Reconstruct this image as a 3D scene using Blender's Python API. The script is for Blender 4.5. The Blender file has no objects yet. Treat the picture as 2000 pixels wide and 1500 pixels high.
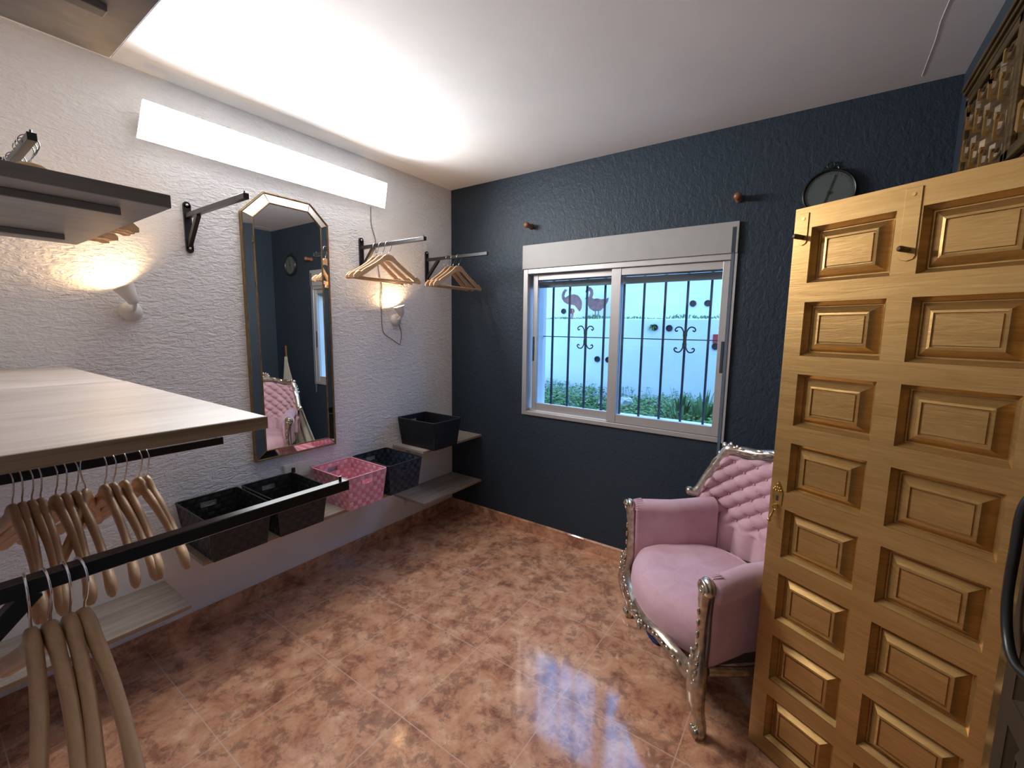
import bpy, bmesh, math, random
from math import sin, cos, pi, radians, sqrt, atan2, exp
from mathutils import Vector, Matrix

random.seed(7)
SC = bpy.context.scene
COL = SC.collection

# ------------------------------------------------------------------ camera
cam_d = bpy.data.cameras.new('camera')
cam = bpy.data.objects.new('camera', cam_d)
COL.objects.link(cam)
cam_d.sensor_fit = 'HORIZONTAL'
cam_d.sensor_width = 36.0
cam_d.lens = 36.0 * 853.93 / 2000.0
cam_d.clip_start = 0.02
RX = Vector((0.8186, 0.5742, 0.0135)).normalized()
FW = Vector((-0.5683, 0.8132, -0.1257)).normalized()
DN = FW.cross(RX).normalized()
RX = DN.cross(FW).normalized()
M3 = Matrix((RX, -DN, -FW)).transposed()
cam.matrix_world = Matrix.Translation((2.3804, -2.5669, 1.4691)) @ M3.to_4x4()
SC.camera = cam

# ------------------------------------------------------------------ sky and exposure
world = bpy.data.worlds.new('world')
SC.world = world
world.use_nodes = True
bg = world.node_tree.nodes['Background']
bg.inputs['Color'].default_value = (0.27, 0.51, 1.0, 1)
bg.inputs['Strength'].default_value = 4.3
PANEL_STRENGTH = 11.0
PANEL_BEAM = 28.0
SCONCE_POWER = 3.6
SC.view_settings.view_transform = 'Standard'
SC.view_settings.look = 'None'
SC.view_settings.gamma = 1.0
SC.view_settings.use_curve_mapping = False
SC.view_settings.exposure = 0.35

H = 2.5
XR = 2.765
YN = -2.616

# ------------------------------------------------------------------ materials
def new_mat(name):
    m = bpy.data.materials.new(name)
    m.use_nodes = True
    nt = m.node_tree
    b = nt.nodes['Principled BSDF']
    return m, nt, b

def N(nt, typ, **kw):
    n = nt.nodes.new(typ)
    for k, v in kw.items():
        setattr(n, k, v)
    return n

def coords(nt, scale=(1, 1, 1), rot=(0, 0, 0), loc=(0, 0, 0)):
    tc = N(nt, 'ShaderNodeTexCoord')
    mp = N(nt, 'ShaderNodeMapping')
    mp.inputs['Scale'].default_value = scale
    mp.inputs['Rotation'].default_value = rot
    mp.inputs['Location'].default_value = loc
    nt.links.new(tc.outputs['Object'], mp.inputs['Vector'])
    return mp.outputs['Vector'], tc

def noise(nt, vec, scale, detail=4, rough=0.5, dist=0.0):
    n = N(nt, 'ShaderNodeTexNoise')
    n.inputs['Scale'].default_value = scale
    n.inputs['Detail'].default_value = detail
    n.inputs['Roughness'].default_value = rough
    n.inputs['Distortion'].default_value = dist
    nt.links.new(vec, n.inputs['Vector'])
    return n.outputs['Fac']

def ramp(nt, fac, stops):
    r = N(nt, 'ShaderNodeValToRGB')
    el = r.color_ramp.elements
    el[0].position, el[0].color = stops[0][0], (*stops[0][1], 1)
    el[1].position, el[1].color = stops[-1][0], (*stops[-1][1], 1)
    for p, c in stops[1:-1]:
        e = el.new(p)
        e.color = (*c, 1)
    nt.links.new(fac, r.inputs['Fac'])
    return r.outputs['Color']

def mix(nt, fac, a, b, mode='MIX'):
    m = N(nt, 'ShaderNodeMix', data_type='RGBA', blend_type=mode)
    for s, v in ((m.inputs[0], fac), (m.inputs[6], a), (m.inputs[7], b)):
        if isinstance(v, (int, float)):
            s.default_value = v
        elif isinstance(v, tuple):
            s.default_value = (*v, 1) if len(v) == 3 else v
        else:
            nt.links.new(v, s)
    return m.outputs[2]

def math_n(nt, op, a, b=None, c=None):
    m = N(nt, 'ShaderNodeMath', operation=op)
    for i, v in enumerate((a, b, c)):
        if v is None:
            continue
        if isinstance(v, (int, float)):
            m.inputs[i].default_value = v
        else:
            nt.links.new(v, m.inputs[i])
    return m.outputs[0]

def bump(nt, b, height, strength=0.3, dist=0.01):
    bn = N(nt, 'ShaderNodeBump')
    bn.inputs['Strength'].default_value = strength
    bn.inputs['Distance'].default_value = dist
    nt.links.new(height, bn.inputs['Height'])
    nt.links.new(bn.outputs['Normal'], b.inputs['Normal'])

def setp(b, col=None, rough=None, metal=None, spec=None, coat=None, sheen=None):
    if col is not None:
        b.inputs['Base Color'].default_value = (*col, 1)
    if rough is not None:
        b.inputs['Roughness'].default_value = rough
    if metal is not None:
        b.inputs['Metallic'].default_value = metal
    if spec is not None:
        b.inputs['Specular IOR Level'].default_value = spec
    if coat is not None:
        b.inputs['Coat Weight'].default_value = coat
        b.inputs['Coat Roughness'].default_value = 0.1
    if sheen is not None:
        b.inputs['Sheen Weight'].default_value = sheen

def plain(name, col, rough=0.5, metal=0.0, var=0.06, scale=12, bs=0.0, **kw):
    m, nt, b = new_mat(name)
    setp(b, col, rough, metal, **kw)
    v, _ = coords(nt)
    f = noise(nt, v, scale)
    lo = tuple(c * (1 - var) for c in col)
    hi = tuple(min(1, c * (1 + var)) for c in col)
    nt.links.new(ramp(nt, f, [(0.3, lo), (0.7, hi)]), b.inputs['Base Color'])
    if bs:
        bump(nt, b, noise(nt, v, scale * 6), bs, 0.002)
    return m

def stucco(name, col, strength, stretch=(1, 1, 1), zfade=None, scale=34, rough=0.75):
    m, nt, b = new_mat(name)
    setp(b, col, rough, spec=0.25)
    v, tc = coords(nt, stretch)
    n1 = noise(nt, v, scale, 3, 0.6, 0.7)
    n2 = noise(nt, v, scale * 3.0, 2, 0.5, 0.5)
    h = math_n(nt, 'MULTIPLY_ADD', n2, 0.3, n1)
    if zfade:
        sp = N(nt, 'ShaderNodeSeparateXYZ')
        nt.links.new(tc.outputs['Object'], sp.inputs[0])
        mr = N(nt, 'ShaderNodeMapRange')
        mr.inputs['From Min'].default_value = zfade[0]
        mr.inputs['From Max'].default_value = zfade[1]
        nt.links.new(sp.outputs['Z'], mr.inputs['Value'])
        h = math_n(nt, 'MULTIPLY', h, mr.outputs['Result'])
    bump(nt, b, h, strength, 0.016)
    big = noise(nt, coords(nt)[0], 1.5, 3)
    nt.links.new(ramp(nt, big, [(0.3, tuple(c * 0.93 for c in col)), (0.7, tuple(min(1, c * 1.05) for c in col))]), b.inputs['Base Color'])
    return m

M_WHITE = stucco('white_stucco', (0.865, 0.865, 0.88), 0.75, (1, 0.50, 1.25), (0.44, 0.50), 48)
M_NAVY = stucco('navy_stucco', (0.027, 0.040, 0.056), 0.32, (1.2, 1.2, 0.8), None, 34, 0.5)
M_CEIL = stucco('ceiling_plaster', (0.82, 0.805, 0.79), 0.05, (1, 1, 1), None, 7)
M_PLASTER = stucco('white_plaster', (0.72, 0.70, 0.67), 0.1, (1, 1, 1), None, 20)

def marble_tile(name, grid=True):
    m, nt, b = new_mat(name)
    v, tc = coords(nt)
    n1 = noise(nt, v, 9.0, 8, 0.68, 0.35)
    n2 = noise(nt, v, 7.5, 5, 0.6, 0.3)
    n3 = noise(nt, v, 20.0, 7, 0.75, 0.5)
    base = ramp(nt, n1, [(0.32, (0.34, 0.14, 0.085)), (0.46, (0.59, 0.29, 0.17)), (0.58, (0.70, 0.385, 0.235)), (0.72, (0.82, 0.53, 0.36))])
    f = math_n(nt, 'MULTIPLY_ADD', n3, 0.7, math_n(nt, 'MULTIPLY', n2, 0.6))
    dark = ramp(nt, f, [(0.64, (0, 0, 0)), (0.74, (1, 1, 1))])
    c = mix(nt, math_n(nt, 'MULTIPLY', dark, 0.55), base, (0.135, 0.055, 0.045))
    # fine pale veins
    vo = N(nt, 'ShaderNodeTexVoronoi', feature='DISTANCE_TO_EDGE')
    vo.inputs['Scale'].default_value = 5.0
    dn = N(nt, 'ShaderNodeTexNoise')
    dn.inputs['Scale'].default_value = 6.0
    dn.inputs['Detail'].default_value = 4
    nt.links.new(v, dn.inputs['Vector'])
    va = N(nt, 'ShaderNodeVectorMath', operation='MULTIPLY_ADD')
    nt.links.new(dn.outputs['Color'], va.inputs[0])
    va.inputs[1].default_value = (0.35, 0.35, 0.35)
    nt.links.new(v, va.inputs[2])
    nt.links.new(va.outputs[0], vo.inputs['Vector'])
    vein = ramp(nt, vo.outputs['Distance'], [(0.0, (1, 1, 1)), (0.02, (0, 0, 0))])
    c = mix(nt, math_n(nt, 'MULTIPLY', vein, 0.35), c, (0.60, 0.36, 0.22))
    if grid:
        sp = N(nt, 'ShaderNodeSeparateXYZ')
        nt.links.new(tc.outputs['Object'], sp.inputs[0])
        ds = []
        for ax, off in (('X', 0.313), ('Y', -0.245)):
            a = math_n(nt, 'SUBTRACT', sp.outputs[ax], off - 0.444 * 10)
            a = math_n(nt, 'DIVIDE', a, 0.444)
            a = math_n(nt, 'FRACT', a)
            a = math_n(nt, 'SUBTRACT', a, 0.5)
            a = math_n(nt, 'ABSOLUTE', a)
            ds.append(a)
        g = math_n(nt, 'MAXIMUM', ds[0], ds[1])
        g = math_n(nt, 'GREATER_THAN', g, 0.5 - 0.0042)
        c = mix(nt, math_n(nt, 'MULTIPLY', g, 0.75), c, (0.66, 0.47, 0.37))
        bump(nt, b, math_n(nt, 'MULTIPLY_ADD', g, -1.0, math_n(nt, 'MULTIPLY', n2, 0.6)), 0.12, 0.004)
    nt.links.new(c, b.inputs['Base Color'])
    setp(b, None, 0.09, spec=0.9)
    return m

M_TILE = marble_tile('terracotta_marble_tile')
M_BASE = marble_tile('terracotta_skirting_tile', False)
M_GROUT = plain('grout', (0.45, 0.29, 0.19), 0.8)

def wood(name, c_lo, c_mid, c_hi, stretch=(3, 26, 26), rough=0.5, dist=1.2, metal=0, spec=0.4, bs=0.1):
    m, nt, b = new_mat(name)
    v, _ = coords(nt, stretch)
    f = noise(nt, v, 1.0, 7, 0.6, dist)
    v2, _ = coords(nt, tuple(s * 0.25 for s in stretch))
    f2 = noise(nt, v2, 1.0, 3, 0.5, 0.4)
    ff = math_n(nt, 'MULTIPLY_ADD', f, 0.6, math_n(nt, 'MULTIPLY', f2, 0.4))
    nt.links.new(ramp(nt, ff, [(0.34, c_lo), (0.5, c_mid), (0.66, c_hi)]), b.inputs['Base Color'])
    setp(b, None, rough, metal, spec=spec)
    bump(nt, b, f, bs, 0.002)
    return m

M_SHELF = wood('driftwood_board', (0.50, 0.43, 0.385), (0.60, 0.53, 0.48), (0.68, 0.62, 0.575), (22, 4.0, 22), 0.36, 1.6)
M_SHELF_E = wood('board_edge_oak', (0.20, 0.135, 0.08), (0.31, 0.22, 0.14), (0.40, 0.30, 0.20), (60, 3, 90), 0.5, 0.6)
M_SHELFL = wood('grey_driftwood_board', (0.25, 0.205, 0.17), (0.36, 0.305, 0.26), (0.47, 0.415, 0.365), (34, 3.0, 34), 0.42, 0.9)
M_SHELFG = wood('grey_concrete_laminate', (0.16, 0.145, 0.14), (0.22, 0.20, 0.19), (0.29, 0.265, 0.25), (9, 4.0, 9), 0.42, 1.2)
M_SHELFGE = wood('grey_board_edge', (0.10, 0.09, 0.08), (0.14, 0.125, 0.115), (0.18, 0.165, 0.15), (60, 3, 90), 0.5, 0.6)
M_HANG = wood('hanger_beech', (0.42, 0.25, 0.13), (0.54, 0.34, 0.19), (0.62, 0.42, 0.25), (4, 30, 30), 0.4, 0.8)
M_PEG = wood('varnished_peg_wood', (0.14, 0.055, 0.03), (0.22, 0.09, 0.05), (0.30, 0.13, 0.075), (20, 20, 4), 0.3)
M_GOLD = wood('gold_painted_wood', (0.36, 0.205, 0.07), (0.43, 0.255, 0.088), (0.50, 0.31, 0.12), (5, 5, 60), 0.40, 1.6, 0.7, 0.4, 0.25)
M_GOLDH = wood('gold_painted_panel', (0.35, 0.20, 0.07), (0.43, 0.255, 0.088), (0.51, 0.315, 0.12), (8, 8, 70), 0.36, 2.2, 0.7, 0.4, 0.3)
M_DGOLD = wood('dark_gold_carving', (0.05, 0.03, 0.012), (0.11, 0.068, 0.026), (0.20, 0.125, 0.05), (6, 6, 40), 0.38, 1.4, 0.5, 0.5, 0.3)
M_DGOLD2 = wood('darker_gold_carving', (0.045, 0.025, 0.010), (0.09, 0.052, 0.02), (0.17, 0.10, 0.038), (6, 6, 40), 0.42, 1.4, 0.3, 0.5, 0.3)
M_BLACK = plain('black_metal', (0.014, 0.014, 0.015), 0.30, 0.2, spec=0.7)
M_GREYM = plain('grey_powder_metal', (0.17, 0.155, 0.15), 0.4, 0.2)
M_CHROME = plain('chrome', (0.75, 0.75, 0.76), 0.18, 1.0, 0.03)
M_ALU = plain('champagne_aluminium', (0.46, 0.44, 0.43), 0.38, 0.45, 0.03)
M_BOXP = plain('blind_box_plastic', (0.33, 0.32, 0.30), 0.5, 0.0, 0.03)
M_SLOT = plain('dark_slot', (0.02, 0.03, 0.045), 0.6)
M_STRAP = plain('blind_strap_grey', (0.10, 0.13, 0.17), 0.8, bs=0.2)
M_CERAM = plain('white_ceramic', (0.72, 0.70, 0.67), 0.45, 0, 0.03)
M_PLASTIC = plain('white_plastic', (0.70, 0.69, 0.66), 0.35, 0, 0.02)
M_IRON = plain('painted_iron_bars', (0.02, 0.035, 0.06), 0.5, 0.2)
M_SILVER = plain('antique_silver_leaf', (0.52, 0.46, 0.38), 0.27, 0.85, 0.35, 40, 0.25)
M_SILVER_D = plain('dark_gimp_braid', (0.10, 0.07, 0.06), 0.7, 0.1, 0.3, 200, 0.4)
M_BRASS = plain('old_brass', (0.55, 0.36, 0.12), 0.32, 0.9, 0.2, 40)
M_DIAL = plain('dial_face', (0.085, 0.105, 0.10), 0.35)
M_DARK = plain('dark_rim', (0.03, 0.03, 0.03), 0.35, 0.5)
M_INK = plain('ink_black', (0.012, 0.012, 0.012), 0.6)
M_CORD = plain('brown_cord', (0.20, 0.13, 0.10), 0.6)
M_MFRAME = plain('bronze_mirror_trim', (0.30, 0.20, 0.10), 0.3, 0.85, 0.25, 30)
M_CLOTH = plain('cream_canvas', (0.62, 0.58, 0.48), 0.85, 0, 0.06, 30, 0.2)
M_BROWNW = plain('brown_cabinet_wood', (0.13, 0.075, 0.03), 0.5, 0.2, 0.2, 20)
M_NIGHT = plain('cabinet_interior_shaded_door', (0.05, 0.033, 0.02), 0.85, spec=0.1)  # also the closed door leaf, its shade put into the colour
M_PIPE = plain('dark_drain_pipe', (0.012, 0.012, 0.016), 0.7)
M_GARDENW = plain('white_garden_render', (0.80, 0.82, 0.84), 0.85, 0, 0.04, 4, 0.3)
M_SOIL = plain('garden_soil', (0.10, 0.13, 0.06), 0.95, 0, 0.5, 9, 0.5)
M_LEAF = plain('green_leaf', (0.11, 0.22, 0.045), 0.6, 0, 0.55, 11)
M_LEAF2 = plain('iris_leaf', (0.12, 0.24, 0.08), 0.5, 0, 0.3, 14)
M_ROCK = plain('pale_rock', (0.62, 0.60, 0.58), 0.9, 0, 0.15, 20, 0.5)
M_RUST = plain('rusty_bird_metal', (0.26, 0.12, 0.10), 0.7, 0.3, 0.35, 20)
M_RED = plain('red_label', (0.5, 0.04, 0.04), 0.5)
M_BLUEP = plain('blue_pad', (0.01, 0.02, 0.09), 0.6)

def velvet():
    m, nt, b = new_mat('pink_velvet')
    v, _ = coords(nt)
    f = noise(nt, v, 9, 4, 0.6, 0.5)
    nt.links.new(ramp(nt, f, [(0.3, (0.53, 0.315, 0.36)), (0.7, (0.62, 0.41, 0.46))]), b.inputs['Base Color'])
    setp(b, None, 0.85, spec=0.2, sheen=0.5)
    b.inputs['Sheen Roughness'].default_value = 0.4
    b.inputs['Sheen Tint'].default_value = (1, 0.8, 0.85, 1)
    bump(nt, b, noise(nt, v, 220, 2), 0.12, 0.002)
    return m
M_VELVET = velvet()

def weave(name, ca, cb, rough, s=0.027, bs=0.5):
    m, nt, b = new_mat(name)
    tc = N(nt, 'ShaderNodeTexCoord')
    sp = N(nt, 'ShaderNodeSeparateXYZ')
    nt.links.new(tc.outputs['Object'], sp.inputs[0])
    a = math_n(nt, 'ADD', sp.outputs['X'], sp.outputs['Y'])
    a = math_n(nt, 'DIVIDE', math_n(nt, 'ADD', a, 5.003), s)
    z = math_n(nt, 'DIVIDE', math_n(nt, 'ADD', sp.outputs['Z'], 5.001), s)
    cx = N(nt, 'ShaderNodeCombineXYZ')
    nt.links.new(a, cx.inputs[0])
    nt.links.new(z, cx.inputs[1])
    cx.inputs[2].default_value = 0.5
    ck = N(nt, 'ShaderNodeTexChecker')
    ck.inputs['Scale'].default_value = 1.0
    nt.links.new(cx.outputs[0], ck.inputs['Vector'])
    fl = N(nt, 'ShaderNodeVectorMath', operation='FLOOR')
    nt.links.new(cx.outputs[0], fl.inputs[0])
    wn = N(nt, 'ShaderNodeTexWhiteNoise', noise_dimensions='3D')
    nt.links.new(fl.outputs[0], wn.inputs['Vector'])
    fac = math_n(nt, 'MULTIPLY_ADD', wn.outputs['Value'], 0.45, math_n(nt, 'MULTIPLY', ck.outputs['Fac'], 0.6))
    fx = math_n(nt, 'SUBTRACT', math_n(nt, 'FRACT', a), 0.5)
    fz = math_n(nt, 'SUBTRACT', math_n(nt, 'FRACT', z), 0.5)
    e = math_n(nt, 'MAXIMUM', math_n(nt, 'ABSOLUTE', fx), math_n(nt, 'ABSOLUTE', fz))
    line = math_n(nt, 'GREATER_THAN', e, 0.46)
    col = mix(nt, fac, ca, cb)
    nt.links.new(mix(nt, math_n(nt, 'MULTIPLY', line, 0.35), col, tuple(c * 0.5 for c in ca)), b.inputs['Base Color'])
    # each strap bulges along its own direction
    hx = math_n(nt, 'MULTIPLY', fx, fx)
    hz = math_n(nt, 'MULTIPLY', fz, fz)
    mm = N(nt, 'ShaderNodeMix', data_type='FLOAT')
    nt.links.new(ck.outputs['Fac'], mm.inputs[0])
    nt.links.new(hx, mm.inputs[2])
    nt.links.new(hz, mm.inputs[3])
    bump(nt, b, math_n(nt, 'MULTIPLY', mm.outputs[0], -3.0), bs, 0.006)
    setp(b, None, rough, spec=0.35)
    return m
M_WPINK = weave('pink_woven_strap', (0.72, 0.21, 0.29), (0.88, 0.53, 0.64), 0.5)
M_WBLUE = weave('blue_black_woven_strap', (0.010, 0.015, 0.024), (0.045, 0.065, 0.095), 0.4)
M_WBLACK = weave('charcoal_woven_strap', (0.014, 0.014, 0.016), (0.026, 0.027, 0.03), 0.42)
M_WNAVY = weave('black_woven_strap', (0.007, 0.008, 0.011), (0.011, 0.013, 0.018), 0.5, 0.027, 0.2)
M_PIPEP = plain('pink_piping', (0.80, 0.38, 0.45), 0.5)
M_PIPEK = plain('black_piping', (0.018, 0.018, 0.02), 0.45)

def mirror_mat():
    m, nt, b = new_mat('mirror_glass')
    setp(b, (0.86, 0.87, 0.86), 0.015, 1.0)
    v, _ = coords(nt)
    nt.links.new(ramp(nt, noise(nt, v, 3), [(0.3, (0.84, 0.85, 0.84)), (0.7, (0.88, 0.89, 0.88))]), b.inputs['Base Color'])
    return m
M_MIRROR = mirror_mat()

def glass_mat():
    m, nt, b = new_mat('window_glass')
    nt.nodes.remove(b)
    out = nt.nodes['Material Output']
    tr = N(nt, 'ShaderNodeBsdfTransparent')
    tr.inputs['Color'].default_value = (0.86, 0.93, 0.96, 1)
    gl = N(nt, 'ShaderNodeBsdfGlossy')
    gl.inputs['Roughness'].default_value = 0.01
    lw = N(nt, 'ShaderNodeLayerWeight')
    fc = math_n(nt, 'MULTIPLY_ADD', math_n(nt, 'POWER', lw.outputs['Facing'], 5.0), 0.5, 0.03)
    ms = N(nt, 'ShaderNodeMixShader')
    nt.links.new(fc, ms.inputs[0])
    nt.links.new(tr.outputs[0], ms.inputs[1])
    nt.links.new(gl.outputs[0], ms.inputs[2])
    nt.links.new(ms.outputs[0], out.inputs['Surface'])
    return m
M_GLASS = glass_mat()

def emit(name, col, s):
    m, nt, b = new_mat(name)
    setp(b, (0.8, 0.8, 0.8), 0.5)
    b.inputs['Emission Color'].default_value = (*col, 1)
    b.inputs['Emission Strength'].default_value = s
    return m
M_LED = emit('led_panel_diffuser', (0.98, 0.985, 1.0), PANEL_STRENGTH)
M_BULB = emit('warm_bulb', (1.0, 0.62, 0.28), 40)

# ------------------------------------------------------------------ mesh builder
class MB:
    def __init__(s):
        s.v = []
        s.f = []

    def add(s, vs, fs):
        o = len(s.v)
        s.v += [Vector(v) for v in vs]
        s.f += [[i + o for i in f] for f in fs]
        return s

    def box(s, x0, x1, y0, y1, z0, z1, M=None):
        vs = [Vector((x, y, z)) for x in (x0, x1) for y in (y0, y1) for z in (z0, z1)]
        if M:
            vs = [M @ v for v in vs]
        return s.add(vs, [(0, 1, 3, 2), (4, 6, 7, 5), (0, 4, 5, 1), (2, 3, 7, 6), (0, 2, 6, 4), (1, 5, 7, 3)])

    def beam(s, p0, p1, w, h, up=(0, 0, 1)):
        p0, p1 = Vector(p0), Vector(p1)
        d = (p1 - p0).normalized()
        a = d.cross(Vector(up))
        if a.length < 1e-4:
            a = d.cross(Vector((1, 0, 0)))
        a.normalize()
        c = a.cross(d).normalized()
        vs = [p + a * sx * w / 2 + c * sz * h / 2 for p in (p0, p1) for sx in (-1, 1) for sz in (-1, 1)]
        return s.add(vs, [(0, 1, 3, 2), (4, 6, 7, 5), (0, 4, 5, 1), (2, 3, 7, 6), (0, 2, 6, 4), (1, 5, 7, 3)])

    def tube(s, pts, r, seg=10, closed=False, rs=None, flat=None):
        """sweep a circle (or ellipse if flat=(ax, ratio)) along pts"""
        pts = [Vector(p) for p in pts]
        n = len(pts)
        rs = rs or [r] * n
        rings = []
        prev = None
        for i, p in enumerate(pts):
            if closed:
                t = pts[(i + 1) % n] - pts[i - 1]
            else:
                t = pts[min(i + 1, n - 1)] - pts[max(i - 1, 0)]
            t.normalize()
            if prev is None:
                a = t.cross(Vector((0, 0, 1)))
                if a.length < 0.05:
                    a = t.cross(Vector((0, 1, 0)))
            else:
                a = prev - t * prev.dot(t)
            a.normalize()
            prev = a
            b = t.cross(a)
            ring = []
            for k in range(seg):
                th = 2 * pi * k / seg
                ring.append(p + (a * cos(th) + b * sin(th)) * rs[i])
            rings.append(ring)
        vs = [v for r_ in rings for v in r_]
        fs = []
        m = n if closed else n - 1
        for i in range(m):
            j = (i + 1) % n
            for k in range(seg):
                l = (k + 1) % seg
                fs.append((i * seg + k, i * seg + l, j * seg + l, j * seg + k))
        if not closed:
            fs.append(tuple(range(seg - 1, -1, -1)))
            fs.append(tuple((n - 1) * seg + k for k in range(seg)))
        return s.add(vs, fs)

    def cyl(s, p0, p1, r, seg=16, r2=None):
        return s.tube([p0, p1], r, seg, rs=[r, r if r2 is None else r2])

    def lathe(s, prof, seg=20, M=None):
        """prof: (r, z) pairs around local z"""
        vs, fs = [], []
        for r, z in prof:
            for k in range(seg):
                th = 2 * pi * k / seg
                v = Vector((r * cos(th), r * sin(th), z))
                vs.append(M @ v if M else v)
        for i in range(len(prof) - 1):
            for k in range(seg):
                l = (k + 1) % seg
                fs.append((i * seg + k, i * seg + l, (i + 1) * seg + l, (i + 1) * seg + k))
        if prof[0][0] > 1e-5:
            fs.append(tuple(range(seg - 1, -1, -1)))
        if prof[-1][0] > 1e-5:
            fs.append(tuple((len(prof) - 1) * seg + k for k in range(seg)))
        return s.add(vs, fs)

    def ball(s, c, r, seg=14, rings=8, M=None):
        if not hasattr(r, '__len__'):
            r = (r, r, r)
        c = Vector(c)
        vs, fs = [], []
        for i in range(1, rings):
            ph = pi * i / rings
            for k in range(seg):
                th = 2 * pi * k / seg
                v = Vector((r[0] * sin(ph) * cos(th), r[1] * sin(ph) * sin(th), r[2] * cos(ph)))
                vs.append(c + (M @ v if M else v))
        e = Vector((0, 0, r[2]))
        vs.append(c + (M @ e if M else e))
        vs.append(c - (M @ e if M else e))
        t, b = len(vs) - 2, len(vs) - 1
        for i in range(rings - 2):
            for k in range(seg):
                l = (k + 1) % seg
                fs.append((i * seg + k, (i + 1) * seg + k, (i + 1) * seg + l, i * seg + l))
        for k in range(seg):
            l = (k + 1) % seg
            fs.append((t, k, l))
            fs.append((b, (rings - 2) * seg + l, (rings - 2) * seg + k))
        return s.add(vs, fs)

    def prism(s, poly, d0, d1, fn):
        """extrude a 2-D outline; fn(u, v, d) -> 3-D"""
        n = len(poly)
        vs = [fn(u, v, d0) for u, v in poly] + [fn(u, v, d1) for u, v in poly]
        fs = [tuple(range(n - 1, -1, -1)), tuple(range(n, 2 * n))]
        for i in range(n):
            j = (i + 1) % n
            fs.append((i, j, n + j, n + i))
        return s.add(vs, fs)

    def loft(s, rings, closed_ring=True, caps=True, loop=False):
        n = len(rings[0])
        vs = [v for r in rings for v in r]
        fs = []
        m = len(rings)
        for i in range(m if loop else m - 1):
            j = (i + 1) % m
            for k in range(n if closed_ring else n - 1):
                l = (k + 1) % n
                fs.append((i * n + k, i * n + l, j * n + l, j * n + k))
        if caps and closed_ring and not loop:
            fs.append(tuple(range(n - 1, -1, -1)))
            fs.append(tuple((m - 1) * n + k for k in range(n)))
        return s.add(vs, fs)

    def build(s, name, mat, parent=None, smooth=False, bevel=0.0, bseg=2, auto=True):
        me = bpy.data.meshes.new(name)
        me.from_pydata([tuple(v) for v in s.v], [], [tuple(f) for f in s.f])
        bm = bmesh.new()
        bm.from_mesh(me)
        bmesh.ops.recalc_face_normals(bm, faces=bm.faces)
        if smooth:
            for f in bm.faces:
                f.smooth = True
            for e in bm.edges:
                if len(e.link_faces) == 2 and e.calc_face_angle(0) > radians(50):
                    e.smooth = False
        bm.to_mesh(me)
        bm.free()
        mats = mat if isinstance(mat, (list, tuple)) else [mat]
        for m in mats:
            me.materials.append(m)
        o = bpy.data.objects.new(name, me)
        COL.objects.link(o)
        if parent is not None:
            o.parent = parent
        if bevel:
            md = o.modifiers.new('bevel', 'BEVEL')
            md.width = bevel
            md.segments = bseg
            md.limit_method = 'ANGLE'
            md.angle_limit = radians(40)
        return o

def tag(o, label=None, cat=None, group=None, kind=None):
    if label:
        o['label'] = label
    if cat:
        o['category'] = cat
    if group:
        o['group'] = group
    if kind:
        o['kind'] = kind
    return o

def thing(name, label, cat, loc=(0, 0, 0), rotz=0.0, group=None):
    o = bpy.data.objects.new(name, None)
    o.empty_display_size = 0.05
    COL.objects.link(o)
    o.location = loc
    o.rotation_euler = (0, 0, rotz)
    return tag(o, label, cat, group)

def copy_tree(o, parent=None):
    c = o.copy()
    COL.objects.link(c)
    if parent is not None:
        c.parent = parent
    for ch in list(o.children):
        copy_tree(ch, c)
    return c

def crv(pts, n=8):
    """Catmull-Rom through pts"""
    pts = [Vector(p) for p in pts]
    P = [pts[0] * 2 - pts[1]] + pts + [pts[-1] * 2 - pts[-2]]
    out = []
    for i in range(1, len(P) - 2):
        for k in range(n):
            t = k / n
            a, b, c, d = P[i - 1], P[i], P[i + 1], P[i + 2]
            out.append(0.5 * ((2 * b) + (c - a) * t + (2 * a - 5 * b + 4 * c - d) * t * t + (3 * b - a - 3 * c + d) * t ** 3))
    out.append(pts[-1])
    return out

def struct(o):
    o['kind'] = 'structure'
    return o

# ================================================================== ROOM SHELL
struct(MB().box(-0.2, 3.5, YN - 0.2, 0.0, -0.12, 0.0).build('floor', M_TILE))
mb = MB().box(-0.2, 3.5, YN - 0.2, 0.25, H, H + 0.12)
mb.tube([(2.6225, -0.70, H), (2.6225, -0.568, H), (2.6205, -0.46, H), (2.6267, -0.33, H), (2.627, -0.225, H), (2.628, -0.07, H)], 0.0011, 6)
struct(mb.build('ceiling', M_CEIL))
struct(MB().box(-0.2, 0.0, YN - 0.2, 0.25, -0.12, H + 0.02).build('wall_left', M_WHITE))
WX0, WX1, WZ0, WZ1 = 0.70, 1.965, 0.88, 1.95
mb = MB().box(0.0, WX0, 0, 0.25, -0.12, H + 0.02)
mb.box(WX1, 3.5, 0, 0.25, -0.12, H + 0.02)
mb.box(WX0, WX1, 0, 0.25, -0.12, WZ0).box(WX0, WX1, 0, 0.25, WZ1, H + 0.02)
struct(mb.build('wall_back', M_NAVY))
struct(MB().box(-0.2, 3.5, YN - 0.2, YN, -0.12, H + 0.02).build('wall_near', M_PLASTER))
# right wall with the wardrobe opening
WY0, WY1, CZ = -1.86, -0.235, 2.34
mb = MB().box(XR, XR + 0.12, WY1, 0.0, 0, H).box(XR, XR + 0.12, YN, WY0, 0, H).box(XR, XR + 0.12, WY0, WY1, CZ, H)
struct(mb.build('wall_right', M_NAVY))

# white outer reveal of the window
mb = MB().box(WX0 - 0.001, WX0 + 0.012, 0.035, 0.252, WZ0, WZ1).box(WX1 - 0.012, WX1 + 0.001, 0.035, 0.252, WZ0, WZ1)
mb.box(WX0, WX1, 0.035, 0.27, WZ0 - 0.001, WZ0 + 0.03)
struct(mb.build('trim_1', M_GARDENW))

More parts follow.
